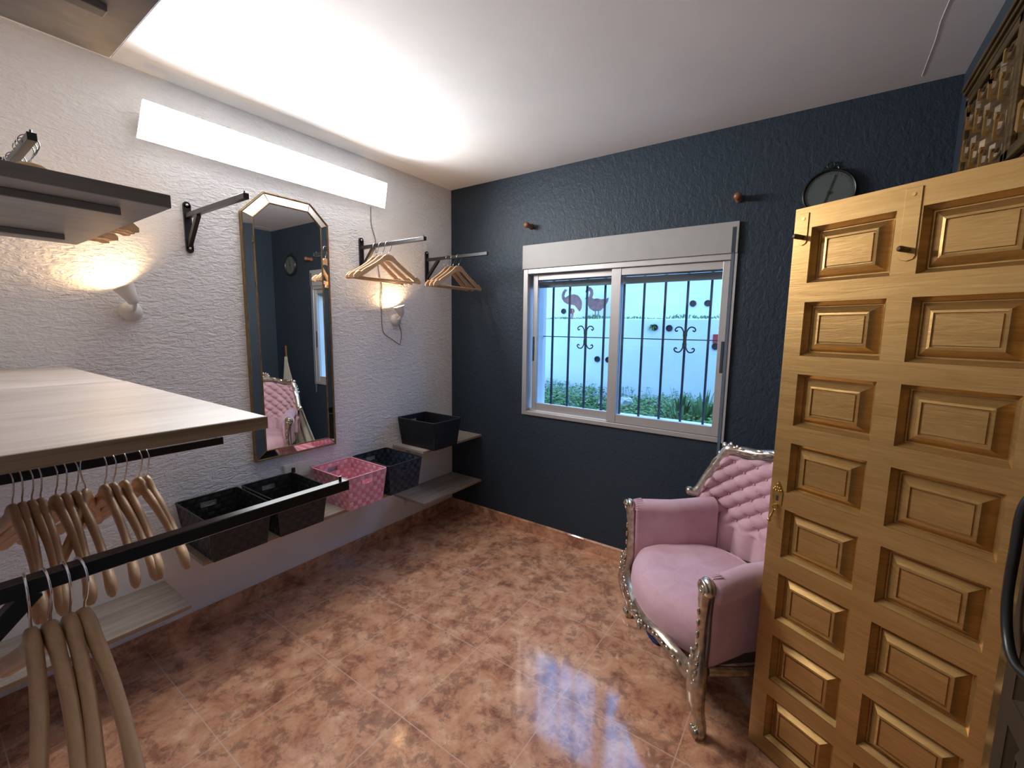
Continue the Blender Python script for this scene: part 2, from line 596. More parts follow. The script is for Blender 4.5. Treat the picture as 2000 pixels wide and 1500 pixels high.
# skirting tiles
def skirting(name, axis, joints, a0, a1):
    edges = [a0] + sorted(j for j in joints if a0 < j < a1) + [a1]
    root = None
    m = MB()
    g = MB()
    for i in range(len(edges) - 1):
        s0, s1 = edges[i] + 0.0022, edges[i + 1] - 0.0022
        if axis == 'y':
            m.box(0, 0.010, s0, s1, 0, 0.083)
            m.box(0, 0.0125, s0, s1, 0.067, 0.078)
        elif axis == 'x':
            m.box(s0, s1, -0.010, 0, 0, 0.083)
            m.box(s0, s1, -0.0125, 0, 0.067, 0.078)
        else:
            m.box(XR - 0.010, XR, s0, s1, 0, 0.083)
    if axis == 'y':
        g.box(0, 0.009, a0, a1, 0, 0.082)
    elif axis == 'x':
        g.box(a0, a1, -0.009, 0, 0, 0.082)
    else:
        g.box(XR - 0.009, XR, a0, a1, 0, 0.082)
    o = struct(m.build(name, M_BASE, bevel=0.0012, bseg=1))
    gr = g.build('grout', M_GROUT, o)
    gr['kind'] = 'structure'
skirting('baseboard_left', 'y', [-1.096 - 0.445 * k for k in range(-2, 4)], YN, -0.0125)
skirting('baseboard_back', 'x', [0.313 + 0.445 * k for k in range(0, 6)], 0.0, XR)
skirting('baseboard_right', 'r', [], WY1, -0.0125)

# ================================================================== WINDOW
win = thing('window_1', None, None, (0, 0, 0))
win['kind'] = 'structure'
# fixed outer frame
mb = MB()
mb.box(0.680, 0.715, -0.012, 0.06, 0.866, 1.871)
mb.box(1.969, 1.985, -0.012, 0.06, 0.866, 1.871)
mb.box(0.715, 1.969, -0.012, 0.06, 1.839, 1.871)
mb.box(0.715, 1.969, -0.012, 0.06, 0.866, 0.893)
mb.build('window_frame', M_ALU, win, bevel=0.002)
def sash(x0, x1, y0, y1, z0, z1, wl, wr, wt, wb, hx, name):
    m = MB().box(x0, x0 + wl, y0, y1, z0, z1).box(x1 - wr, x1, y0, y1, z0, z1)
    m.box(x0 + wl, x1 - wr, y0 + 0.003, y1 - 0.003, z1 - wt, z1).box(x0 + wl, x1 - wr, y0 + 0.003, y1 - 0.003, z0, z0 + wb)
    o = m.build('window_sash', M_ALU, win, bevel=0.0015)
    MB().box(x0 + wl - 0.004, x1 - wr + 0.004, (y0 + y1) / 2 - 0.002, (y0 + y1) / 2 + 0.002, z0 + wb - 0.004, z1 - wt + 0.004).build('glass_pane', M_GLASS, o)
    MB().box(hx - 0.008, hx + 0.008, y0 - 0.003, y0 + 0.004, 1.246, 1.416).build('pull_slot', M_SLOT, o, bevel=0.003)
sash(0.735, 1.372, 0.030, 0.052, 0.900, 1.835, 0.036, 0.060, 0.036, 0.052, 0.744, 'a')
sash(1.312, 1.969, 0.002, 0.024, 0.895, 1.838, 0.060, 0.038, 0.042, 0.052, 1.956, 'b')
# roller blind box with strap slot
mb = MB().box(0.675, 1.998, -0.022, 0.0, 1.871, 2.028)
o = mb.build('blind_box', M_BOXP, win, bevel=0.002)
MB().box(1.968, 1.985, -0.0235, -0.018, 1.873, 2.000).build('strap_slot', M_SLOT, o)
MB().box(1.986, 1.998, -0.014, 0.0, 0.866, 1.871).build('strap_channel', M_ALU, win)
MB().box(1.969, 1.983, -0.0165, -0.012, 0.78, 1.95).build('blind_strap', M_STRAP, win)
# the rolled blind's lowest slats, hanging behind the glass
mb = MB()
for k in range(4):
    z = 1.755 + k * 0.045
    mb.box(0.715, 1.95, 0.118, 0.130, z, z + 0.043)
mb.build('blind_slats', M_BOXP, win, bevel=0.004)

# iron grille outside
gr = thing('window_grille', 'dark painted iron grille with scrolls outside the sliding window', 'window bars', (0, 0.22, 0))
mb = MB().box(0.705, 1.96, -0.004, 0.004, 1.413, 1.419)
mb.build('crossbar', M_IRON, gr)
for zz in (0.885, 1.86):
    MB().box(0.705, 1.96, -0.006, 0.006, zz, zz + 0.012).build('rail', M_IRON, gr)
for k in range(9):
    x = 0.787 + k * 0.1318
    thick = k in (2, 7)
    b = MB().box(x - 0.006, x + 0.006, -0.006, 0.006, 0.89, 1.87)
    b.build('bar', M_IRON, gr)
    if thick:
        b = MB()
        b.box(x - 0.010, x + 0.010, -0.010, -0.004, 1.365, 1.468)
        for sx in (-1, 1):
            for sz in (-1, 1):
                zc = 1.416
                pts = [(x + sx * 0.009, -0.008, zc + sz * 0.02), (x + sx * 0.010, -0.008, zc + sz * 0.05), (x + sx * 0.026, -0.008, zc + sz * 0.074),
                       (x + sx * 0.048, -0.008, zc + sz * 0.074), (x + sx * 0.059, -0.008, zc + sz * 0.060), (x + sx * 0.052, -0.008, zc + sz * 0.050), (x + sx * 0.043, -0.008, zc + sz * 0.056)]
                b.tube(crv(pts, 5), 0.0042, 8)
        b.build('scroll', M_IRON, gr, smooth=True)

# ================================================================== GARDEN
GZ = 0.66
struct(MB().box(-2.5, 5.5, 0.27, 2.199, 0.3, GZ).build('garden_ground', M_SOIL))
struct(MB().box(-2.5, 5.5, 2.20, 2.499, 0.0, 1.592).build('wall_garden_lower', M_GARDENW, bevel=0.01))
struct(MB().box(-2.5, 5.5, 2.50, 2.75, 1.0, 3.3).build('wall_garden_upper', M_GARDENW))
def hole(x, y, z, where):
    t = thing('drain_pipe', where, 'drain hole', (x, y, z), 0, 'weep holes in the garden walls')
    M = Matrix.Rotation(pi / 2, 4, 'X')
    MB().lathe([(0.026, 0.0), (0.034, 0.0), (0.034, 0.012), (0.026, 0.012), (0.024, -0.0)], 20, M).build('rim', M_PIPE, t, smooth=True)
    MB().lathe([(0.028, 0.001), (0.027, 0.004), (0.0001, 0.004)], 20, M).build('dark_bore', M_PIPE, t)
hole(-0.36, 2.5, 1.70, 'round dark drain hole in upper garden wall, leftmost beside the first metal bird')
hole(-0.24, 2.5, 1.70, 'round dark drain hole in upper garden wall just left of first metal bird legs')
hole(1.22, 2.5, 1.765, 'round dark drain hole in upper garden wall at right, left one of the pair')
hole(1.37, 2.5, 1.765, 'round dark drain hole in upper garden wall, furthest right of all')
hole(0.914, 2.2, 1.502, 'dark drain hole with a weed tuft just below the garden ledge')
hole(1.067, 2.2, 1.496, 'dark drain hole right of the weedy one just below the ledge')
hole(0.264, 2.2, 1.129, 'low dark drain hole in the white wall seen through left sash')
hole(0.400, 2.2, 1.128, 'low dark drain hole in the white wall behind the middle window stile')
hole(1.529, 2.2, 1.319, 'dark drain hole in white wall by right sash stile')
t = MB().box(1.500, 1.548, 2.188, 2.20, 1.350, 1.440).build('wall_tag', M_RED, bevel=0.002)
tag(t, 'small red tag on the garden wall above a drain hole', 'tag')

def leaf_blade(mb, p, d, L, w, droop=0.3, seg=4):
    p = Vector(p)
    d = Vector(d).normalized()
    side = d.cross(Vector((0, 0, 1)))
    if side.length < 0.1:
        side = Vector((random.uniform(-1, 1), random.uniform(-1, 1), 0))
    side.normalize()
    nrm = side.cross(d).normalized()
    vs, fs = [], []
    for i in range(seg + 1):
        t = i / seg
        ww = w * (sin(pi * (0.12 + 0.88 * t)) ** 0.8) * 0.5 + 0.0004
        hd = Vector((d.x, d.y, 0))
        c = p + d * L * t + (hd * 0.6 + Vector((0, 0, -1))) * droop * L * t * t
        vs += [c - side * ww, c + side * ww + nrm * 0.0006]
    for i in range(seg):
        fs.append((2 * i, 2 * i + 1, 2 * i + 3, 2 * i + 2))
    mb.add(vs, fs)

rg = random.Random(3)
mb = MB()
for i in range(9500):   # leafy weeds nobody could count
    x = rg.uniform(-0.75, 1.95)
    y = rg.uniform(0.90, 2.12)
    hh = 0.13 + 0.05 * sin(x * 5.1 + 1.0) * sin(x * 2.3) + 0.03 * (y - 1.0) + rg.uniform(-0.03, 0.03)
    if x > 0.45:
        hh *= 0.8
    z = GZ + rg.random() ** 0.6 * max(0.04, hh)
    a = rg.uniform(0, 2 * pi)
    leaf_blade(mb, (x, y, z), (cos(a), sin(a), rg.uniform(-0.1, 1.2)), rg.uniform(0.02, 0.05), rg.uniform(0.014, 0.030), 0.3, 2)
for i in range(90):
    x = rg.uniform(-0.6, 1.6)
    y = rg.uniform(1.7, 2.12)
    top = rg.uniform(0.14, 0.24)
    mb.tube([(x, y, GZ), (x + rg.uniform(-.02, .02), y, GZ + top * .6), (x + rg.uniform(-.03, .03), y, GZ + top)], 0.0018, 4)
    for k in range(6):
        a = rg.uniform(0, 2 * pi)
        leaf_blade(mb, (x, y, GZ + top * rg.uniform(0.75, 1.0)), (cos(a), sin(a), 0.4), 0.03, 0.018, 0.2, 2)
tag(mb.build('weeds', M_LEAF), 'dense green leafy weeds along the foot of the white garden wall', 'plants', kind='stuff')
mb = MB()
for i in range(900):
    x = rg.uniform(-0.7, 1.85)
    hh = max(0.015, 0.035 + 0.03 * sin(x * 9) * sin(x * 3.7 + 1)) 
    p = (x, rg.uniform(2.225, 2.45), 1.594 + rg.random() * 0.3 * hh)
    a = rg.uniform(0, 2 * pi)
    leaf_blade(mb, p, (cos(a) * .6, sin(a) * .6, 1.0), hh * rg.uniform(0.6, 1.6), rg.uniform(0.004, 0.014), 0.3, 2)
tag(mb.build('ledge_grass', M_LEAF), 'thin strip of grass growing on the ledge of the garden wall', 'plants', kind='stuff')
mb = MB()
for i in range(60):
    a = rg.uniform(0, 2 * pi)
    leaf_blade(mb, (0.89 + rg.uniform(-.03, .03), 2.185, 1.50 + rg.uniform(-.01, .03)), (cos(a), -0.4, sin(a) * .8 + .3), rg.uniform(0.02, 0.05), 0.008, 0.2, 2)
tag(mb.build('weed_tuft', M_LEAF), 'small weed tuft sprouting from a drain hole under the ledge', 'plant')
def iris(x, y, n, hgt, label):
    m = MB()
    for i in range(n):
        a = rg.uniform(0, 2 * pi)
        r = rg.uniform(0, 0.05)
        lean = rg.uniform(0.05, 0.55)
        leaf_blade(m, (x + r * cos(a), y + r * sin(a), GZ), (cos(a) * lean, sin(a) * lean * .7, 1), hgt * rg.uniform(0.7, 1.12), rg.uniform(0.018, 0.032), rg.uniform(0.05, 0.35), 7)
    tag(m.build('iris_plant', M_LEAF2), label, 'plant', 'long-leaved plants under the garden wall')
iris(1.62, 1.32, 40, 0.37, 'tall long-leaved plant outside at the far right of the window, nearest the stile')
iris(1.42, 1.42, 34, 0.33, 'long-leaved plant outside, second from the right end of the window')
iris(1.50, 1.12, 22, 0.25, 'front long-leaved plant outside, low and closest to the glass')
iris(0.72, 1.75, 18, 0.16, 'short darker long-leaved plant outside behind the middle of the window')
def rock(x, y, r, label):
    m = MB()
    rr = random.Random(int(x * 1000))
    m.ball((x, y, GZ + r[2] * 0.6), r, 12, 8)
    m.v = [v + Vector((rr.uniform(-1, 1), rr.uniform(-1, 1), rr.uniform(-1, 1))) * r[2] * 0.16 for v in m.v]
    tag(m.build('rock', M_ROCK), label, 'rock', 'pale rocks in the garden bed')
rock(0.33, 1.43, (0.055, 0.045, 0.05), 'small white rock in weeds near lower left of the window')
rock(0.59, 1.60, (0.045, 0.04, 0.06), 'upright white rock outside just left of the middle stile')
rock(0.70, 1.30, (0.045, 0.04, 0.035), 'pale rock outside just right of the middle stile, half buried in weeds')
rock(0.84, 1.62, (0.10, 0.06, 0.095), 'large grey-white rock outside right of the middle stile')
rock(1.215, 1.26, (0.045, 0.04, 0.045), 'small cubic white rock outside low under the third bar')
rock(1.34, 1.20, (0.07, 0.05, 0.03), 'flat pale rock outside between the small cubic one and the long leaves')
rock(1.49, 1.00, (0.060, 0.05, 0.045), 'rounded pale rock at the foot of the long-leaved plants')

def bird(name, outl, legs, label, extra=None):
    t = thing(name, label, 'garden ornament', (0, 2.34, 1.592), 0, 'metal birds on the garden ledge')
    m = MB().prism([(u, v - 1.592) for u, v in outl], -0.006, 0.006, lambda u, v, d: Vector((u, d, v)))
    o = m.build('bird_body', M_RUST, t, bevel=0.003)
    for x0, x1 in legs:
        MB().tube([(x0, 0, 0.13), (x0 + (x1 - x0) * .5 + .006, 0, 0.07), (x1, 0, 0.0)], 0.006, 6).build('leg', M_RUST, t, smooth=True)
    return t
f1 = [(-0.263, 1.968), (-0.229, 1.952), (-0.25, 1.935), (-0.262, 1.915), (-0.272, 1.881), (-0.262, 1.862), (-0.242, 1.868), (-0.202, 1.893), (-0.136, 1.898), (-0.09, 1.885), (-0.062, 1.86), (-0.035, 1.82), (-0.027, 1.78), (-0.033, 1.723), (-0.056, 1.687), (-0.089, 1.724), (-0.123, 1.761), (-0.148, 1.768), (-0.223, 1.777), (-0.274, 1.808), (-0.305, 1.85), (-0.310, 1.89), (-0.295, 1.933)]
f2 = [(0.03, 1.964), (0.055, 1.975), (0.085, 1.970), (0.112, 1.939), (0.118, 1.89), (0.104, 1.850), (0.128, 1.835), (0.175, 1.84), (0.22, 1.828), (0.28, 1.832), (0.317, 1.845), (0.304, 1.794), (0.269, 1.739), (0.211, 1.691), (0.134, 1.689), (0.078, 1.721), (0.045, 1.779), (0.035, 1.829), (0.01, 1.844), (0.033, 1.855), (0.062, 1.86), (0.078, 1.90), (0.075, 1.925), (0.055, 1.93), (0.013, 1.915)]
bird('metal_bird', f1, ((-0.145, -0.15), (-0.155, -0.17)), 'rust-pink metal long-necked bird on the garden ledge, left one facing left')
bird('metal_bird', f2, ((0.15, 0.145), (0.19, 0.185)), 'rust-purple metal duck-like bird on the garden ledge, right one with curled neck')

# ================================================================== LIGHT PANEL
t = thing('led_light_panel', 'long bright rectangular white light panel high on the white wall', 'light', (0, -1.29, 2.29))
MB().box(0.0, 0.044, -0.53, 0.53, -0.05, 0.05).build('backing_box', M_PLASTIC, t)
MB().box(0.044, 0.052, -0.545, 0.545, -0.056, 0.056).build('frame', M_PLASTIC, t)
MB().add([(0.050, -0.535, -0.055), (0.050, 0.545, -0.055), (0.050, 0.540, 0.055), (0.050, -0.530, 0.055),
          (0.0525, -0.617, -0.075), (0.0525, 0.617, -0.075), (0.089, 0.612, 0.0665), (0.089, -0.598, 0.0665)],
         [(0, 1, 2, 3), (4, 5, 6, 7), (0, 1, 5, 4), (2, 3, 7, 6), (1, 2, 6, 5), (0, 3, 7, 4)]).build('housing', M_PLASTIC, t)
MB().add([(0.0532, -0.617, -0.0765), (0.0532, 0.617, -0.0765), (0.0900, 0.612, 0.0670), (0.0900, -0.598, 0.0670),
          (0.0550, -0.617, -0.0770), (0.0550, 0.617, -0.0770), (0.0918, 0.612, 0.0665), (0.0918, -0.598, 0.0665)],
         [(0, 1, 2, 3), (4, 5, 6, 7), (0, 1, 5, 4), (2, 3, 7, 6), (1, 2, 6, 5), (0, 3, 7, 4)]).build('diffuser', M_LED, t)
ld = bpy.data.lights.new('panel_light', 'AREA')
ld.shape = 'RECTANGLE'
ld.size, ld.size_y = 0.138, 1.20
ld.energy = PANEL_BEAM
ld.spread = radians(155)
ld.color = (0.98, 0.985, 1.0)
lo = bpy.data.objects.new('panel_light', ld)
COL.objects.link(lo)
lo.parent = t
lo.location = (0.0760, 0.0, -0.0045)
lo.rotation_euler = (0, -pi / 2 + radians(15.1), 0)   # the cover leans slightly downward

# ================================================================== SCONCES
def sconce(y, z, top, label):
    t = thing('wall_sconce', label, 'wall lamp', (0, y, z), 0, 'small white cup sconces')
    M = Matrix.Rotation(pi / 2, 4, 'Y')
    MB().lathe([(0.040, 0.0), (0.040, 0.008), (0.036, 0.018), (0.026, 0.028), (0.012, 0.034), (0.0001, 0.036)], 24, M).build('wall_base', M_CERAM, t, smooth=True)
    MB().tube(crv([(0.03, 0, 0.005), (0.052, 0, 0.012), (0.066, 0, 0.032)], 5), 0.008, 10).build('stem', M_CERAM, t, smooth=True)
    p0 = Vector((0.066, 0.0, 0.032))
    ax = (Vector(top) - p0)
    L = ax.length
    R = Vector((0, 0, 1)).rotation_difference(ax.normalized()).to_matrix().to_4x4()
    MM = Matrix.Translation(p0) @ R
    MB().lathe([(0.0001, -0.004), (0.012, -0.002), (0.019, 0.004), (0.024, L * .4), (0.037, L), (0.034, L), (0.021, L * .4), (0.015, 0.010), (0.0001, 0.008)], 28, MM).build('cup_shade', M_CERAM, t, smooth=True)
    c = p0 + ax * 0.45
    MB().ball(c, 0.011).build('bulb', M_BULB, t, smooth=True)
    ld = bpy.data.lights.new('sconce_light', 'POINT')
    ld.energy = SCONCE_POWER
    ld.color = (1.0, 0.63, 0.30)
    ld.shadow_soft_size = 0.012
    lo = bpy.data.objects.new('sconce_light', ld)
    COL.objects.link(lo)
    lo.parent = t
    lo.location = p0 + ax * 0.72
sconce(-1.965, 1.519, (0.060, -0.030, 0.098), 'white cup wall lamp left of the mirror, under the upper left shelf')
sconce(-0.560, 1.515, (0.060, -0.018, 0.090), 'white cup wall lamp right of the mirror, under the wall hangers')

# cord of the right sconce
pts = [(-0.74, 2.215), (-0.738, 2.104), (-0.711, 2.024), (-0.706, 1.939), (-0.686, 1.806), (-0.669, 1.736), (-0.674, 1.65), (-0.675, 1.49), (-0.66, 1.426), (-0.597, 1.388), (-0.536, 1.353), (-0.522, 1.359), (-0.512, 1.43), (-0.530, 1.490)]
tag(MB().tube(crv([(0.004, y, z) for y, z in pts], 5), 0.0022, 6).build('lamp_cord', M_CORD, smooth=True), 'thin brown cord running from light panel down the wall to right sconce', 'cord')

# ================================================================== MIRROR
t = thing('wall_mirror', 'tall mirror with clipped top corners and bronze trim hanging on the white wall', 'mirror', (0, -1.285, 1.45))
oc = [(-0.232, -0.691), (0.232, -0.691), (0.232, 0.588), (0.128, 0.686), (-0.118, 0.686), (-0.232, 0.570)]
def inset(poly, d):
    n = len(poly)
    out = []
    for i in range(n):
        p0, p1, p2 = Vector(poly[i - 1]), Vector(poly[i]), Vector(poly[(i + 1) % n])
        a = (p1 - p0).normalized()
        b = (p2 - p1).normalized()
        na, nb = Vector((-a.y, a.x)), Vector((-b.y, b.x))
        m = (na + nb)
        m = m / m.length / max(0.3, (na + nb).normalized().dot(na))
        out.append(tuple(p1 + m * d))
    return out
yz = lambda u, v, d: Vector((d, u, v))
MB().prism(oc, 0.0, 0.022, yz).build('backboard', M_MFRAME, t)
o_out = inset(oc, 0.006)
o_in = inset(oc, 0.048)
mb = MB()
n = len(oc)
for i in range(n):
    j = (i + 1) % n
    mb.add([yz(*o_out[i], 0.0215), yz(*o_out[j], 0.0215), yz(*o_in[j], 0.0340), yz(*o_in[i], 0.0340),
            yz(*o_out[i], 0.015), yz(*o_out[j], 0.015), yz(*o_in[j], 0.015), yz(*o_in[i], 0.015)],
           [(0, 1, 2, 3), (7, 6, 5, 4), (0, 4, 5, 1), (2, 6, 7, 3), (1, 5, 6, 2), (3, 7, 4, 0)])
mb.build('bevelled_border', M_MIRROR, t)
MB().prism(inset(oc, 0.053), 0.02, 0.0325, yz).build('mirror_glass', M_MIRROR, t)
for ins, x, r in ((0.003, 0.022, 0.0045), (0.0505, 0.0345, 0.0034)):
    pl = inset(oc, ins)
    mb = MB()
    for i in range(n):
        j = (i + 1) % n
        mb.cyl(yz(*pl[i], x), yz(*pl[j], x), r, 8)
        mb.ball(yz(*pl[i], x), r * 1.05, 8, 6)
    for i in range(n):
        if ins < 0.01:
            q = inset(oc, 0.0505)
            mb.cyl(yz(*pl[i], x + 0.001), yz(*q[i], 0.0348), 0.0018, 6)
    mb.build('bead_trim', M_MFRAME, t, smooth=True)

# ================================================================== WALL BRACKETS
LA = 0.565
def make_bracket(label, group='black rail brackets'):
    t = thing('rail_bracket', label, 'bracket', (0, 0, 0), 0, group)
    m = MB().box(0.0, 0.012, -0.015, 0.015, -0.158, 0.036)
    m.cyl((0, 0, 0.036), (0.012, 0, 0.036), 0.015, 16).cyl((0, 0, -0.158), (0.012, 0, -0.158), 0.015, 16)
    m.build('wall_plate', M_BLACK, t, bevel=0.001, bseg=1)
    MB().box(0.010, LA, -0.010, 0.010, -0.0205, 0.0).build('arm', M_BLACK, t, bevel=0.0012, bseg=1)
    MB().beam((0.008, 0, -0.140), (0.125, 0, -0.018), 0.018, 0.020).build('brace', M_BLACK, t, bevel=0.001, bseg=1)
    MB().box(LA - 0.001, LA + 0.002, -0.0105, 0.0105, -0.021, 0.0005).build('end_cap', M_BLACK, t, bevel=0.001, bseg=1)
    MB().cyl((LA - 0.012, 0, -0.001), (LA - 0.012, 0, 0.010), 0.0028, 10).build('stop_pin', M_BLACK, t)
    for z in (0.036, -0.152):
        MB().ball((0.0125, 0, z), (0.003, 0.006, 0.006), 10, 6).build('screw', M_CHROME, t, smooth=True)
    MB().lathe([(0.004, 0.0), (0.004, 0.001), (0.0001, 0.001)], 10, Matrix.Translation((LA - 0.07, -0.010, -0.010)) @ Matrix.Rotation(pi / 2, 4, 'X')).build('arm_bolt', M_DARK, t)
    return t
br0 = make_bracket('black wall bracket left of the mirror top, holding no hangers')
br0.location = (0, -1.735, 1.962)
def put_bracket(loc, rz, label):
    b = copy_tree(br0)
    b.location = loc
    b.rotation_euler = (0, 0, rz)
    b['label'] = label
    return b
put_bracket((0, -0.820, 1.962), 0, 'black wall bracket right of the mirror, with the first bunch of wooden hangers')
put_bracket((0, -0.267, 1.962), 0, 'black wall bracket nearest the blue wall, with wooden hangers')
put_bracket((0, -2.283, 1.984), 0, 'black wall bracket at far left above the dark middle shelf')
put_bracket((1.605, YN, 1.157), pi / 2, 'bare front black rail at lower left, four long hangers on it')
put_bracket((1.023, YN, 1.157), pi / 2, 'black rail under right end of the big shelf, crowded with hangers')

# ================================================================== SHELVES
def board(name, x0, x1, y0, y1, z0, z1, label, cat='shelf', group=None, mt=None, me=None):
    t = thing(name, label, cat, ((x0 + x1) / 2, (y0 + y1) / 2, z0), 0, group)
    hx, hy, th = (x1 - x0) / 2, (y1 - y0) / 2, z1 - z0
    MB().box(-hx, hx, -hy, hy, 0, th).build('board', mt or M_SHELF, t, bevel=0.001, bseg=1)
    e = 0.0012
    MB().box(-hx - e, -hx + 0.0005, -hy, hy, 0.0008, th - 0.0008).box(hx - 0.0005, hx + e, -hy - e, hy + e, 0.0008, th - 0.0008).box(-hx, hx, hy - 0.0005, hy + e, 0.0008, th - 0.0008).build('edge_band', me or M_SHELF_E, t)
    return t, Vector(((x0 + x1) / 2, (y0 + y1) / 2, z0))
board('wall_shelf', 0.0, 0.7075, YN, -2.172, 1.276, 1.300, 'pale wood shelf board of the lower left pair, the one against the white wall', group='big pale shelf boards')
board('wall_shelf', 0.7105, 1.542, YN, -2.17, 1.276, 1.300, 'large pale wood shelf board jutting in at left with dark edge, over the hangers', group='big pale shelf boards')
def grey_shelf(x0, x1, z0, arms, yf, label):
    t, c = board('wall_shelf', x0, x1, YN, yf, z0, z0 + 0.027, label, group='high grey shelves at left', mt=M_SHELFG, me=M_SHELFGE)
    for ax in arms:
        m = MB().box(ax - c.x - 0.016, ax - c.x + 0.016, YN - c.y, yf - 0.06 - c.y, -0.016, 0.0)
        m.box(ax - c.x - 0.020, ax - c.x - 0.016, YN - c.y, yf - 0.065 - c.y, -0.004, 0.0)
        m.build('support_arm', M_GREYM, t, bevel=0.003)
grey_shelf(0.467, 1.244, 1.709, (0.65, 1.145), -2.198, 'dark grey middle shelf at left edge, hanger tips showing behind it')
grey_shelf(0.840, 1.680, 2.139, (1.07, 1.50), -2.17, 'topmost grey shelf at upper left corner below the ceiling')

# low shelves on the white wall with their brackets
def low_shelf(y0, y1, z1, brk, label, rest=0.305):
    t, c = board('low_shelf', 0.0, rest, y0, y1, z1 - 0.017, z1, label, group='low pale shelves along white wall', mt=M_SHELFL)
    for y in brk:
        m = MB().box(-c.x, -c.x + 0.004, y - c.y - 0.012, y - c.y + 0.012, -0.105, 0.0).box(-c.x, c.x - 0.03, y - c.y - 0.012, y - c.y + 0.012, -0.004, 0.0)
        m.tube(crv([(-c.x + 0.004, y - c.y, -0.085), (-c.x + 0.05, y - c.y, -0.05), (-c.x + 0.13, y - c.y, -0.006)], 5), 0.004, 6)
        m.build('shelf_bracket', M_PLASTIC, t)
low_shelf(-0.605, -0.001, 0.658, (-0.12, -0.47), 'short pale shelf in the corner, upper one, holding the highest black basket')
low_shelf(-0.605, -0.001, 0.299, (-0.10, -0.50), 'short empty pale shelf in the corner near the floor')
low_shelf(-1.880, -0.660, 0.462, (-0.80, -1.52, -1.845), 'long low pale shelf under the mirror holding four baskets')
low_shelf(YN, -1.935, 0.297, (-2.05, -2.6), 'low pale shelf near the floor at left behind the hangers')

# ================================================================== BASKETS
def basket(c, top, bot, z0, hgt, mat, pipe, label):
    t = thing('storage_basket', label, 'basket', (c[0], c[1], z0), 0, 'tapered woven storage baskets')
    tx, ty = top[0] / 2, top[1] / 2
    bx, by = bot[0] / 2, bot[1] / 2
    ox = (top[0] - bot[0]) * 0.0
    th = 0.003
    def P(side, u, v, d):
        """u 0..1 along the side, v 0..1 up, d inward offset"""
        hx = bx + (tx - bx) * v - d
        hy = by + (ty - by) * v - d
        z = 0.003 + (hgt - 0.003) * v
        if side == 0:
            return Vector((hx, -hy + 2 * hy * u, z))
        if side == 1:
            return Vector((hx - 2 * hx * u, hy, z))
        if side == 2:
            return Vector((-hx, hy - 2 * hy * u, z))
        return Vector((-hx + 2 * hx * u, -hy, z))
    m = MB()
    us = [0, 0.36, 0.5, 0.64, 1]
    vs_ = [0, 0.40, 0.70, 0.84, 1]
    for side in range(4):
        slot = side in (0, 2)
        for a in range(4):
            for b in range(4):
                if slot and a in (1, 2) and b == 2:
                    continue
                q = [P(side, us[a], vs_[b], 0), P(side, us[a + 1], vs_[b], 0), P(side, us[a + 1], vs_[b + 1], 0), P(side, us[a], vs_[b + 1], 0)]
                w = [P(side, us[a], vs_[b], th), P(side, us[a + 1], vs_[b], th), P(side, us[a + 1], vs_[b + 1], th), P(side, us[a], vs_[b + 1], th)]
                m.add(q + w, [(0, 1, 2, 3), (7, 6, 5, 4)])
                if slot and b == 1 and a in (1, 2):
                    m.add([q[3], q[2], w[2], w[3]], [(0, 1, 2, 3)])
                if slot and b == 3 and a in (1, 2):
                    m.add([q[0], q[1], w[1], w[0]], [(0, 1, 2, 3)])
                if slot and b == 2 and a == 0:
                    m.add([q[1], q[2], w[2], w[1]], [(0, 1, 2, 3)])
                if slot and b == 2 and a == 3:
                    m.add([q[0], q[3], w[3], w[0]], [(0, 1, 2, 3)])
    m.box(-bx, bx, -by, by, 0, 0.004)
    m.build('woven_body', mat, t)
    # piping: rim and corners
    r = 0.0042
    rim = []
    for sx, sy in ((1, -1), (1, 1), (-1, 1), (-1, -1)):
        for k in range(4):
            a0 = atan2(sy, sx) - pi / 4 + (k / 3) * pi / 2
            rim.append((sx * (tx - 0.012) + 0.012 * cos(a0), sy * (ty - 0.012) + 0.012 * sin(a0), hgt))
    MB().tube(rim, r, 8, closed=True).build('rim_piping', pipe, t, smooth=True)
    m = MB()
    for sx, sy in ((1, -1), (1, 1), (-1, 1), (-1, -1)):
        m.cyl((sx * (bx - 0.002), sy * (by - 0.002), 0.003), (sx * (tx - 0.004), sy * (ty - 0.004), hgt), 0.0035, 8)
    m.build('corner_piping', pipe, t, smooth=True)
    return t
TOP, BOT, BH = (0.350, 0.262), (0.315, 0.222), 0.188
basket((0.186, -1.742), TOP, BOT, 0.462, BH, M_WBLACK, M_PIPEK, 'charcoal woven basket at left end of long low shelf, nearest the hangers')
basket((0.186, -1.458), TOP, BOT, 0.462, BH, M_WBLACK, M_PIPEK, 'charcoal woven basket between the leftmost one and the pink one')
basket((0.188, -1.082), TOP, BOT, 0.462, BH, M_WPINK, M_PIPEP, 'pink woven basket with checker straps on the long low shelf')
basket((0.188, -0.803), TOP, BOT, 0.462, BH, M_WBLUE, M_PIPEK, 'blue-black woven basket right of the pink one')
basket((0.196, -0.442), TOP, BOT, 0.658, BH, M_WNAVY, M_PIPEK, 'black basket highest of all, on the corner shelf')

# socket behind the baskets
t = thing('wall_socket', 'white double wall socket under the mirror behind the baskets', 'socket', (0, -1.295, 0.655))
MB().box(0, 0.012, -0.075, 0.075, -0.045, 0.045).build('face_plate', M_PLASTIC, t, bevel=0.003)
MB().box(0.012, 0.014, -0.068, -0.004, -0.038, 0.038).box(0.012, 0.014, 0.004, 0.068, -0.038, 0.038).build('socket_insert', M_CERAM, t, bevel=0.001)
MB().box(0.013, 0.024, -0.034, -0.016, -0.006, 0.022).build('plug_adapter', M_BLACK, t, bevel=0.002)

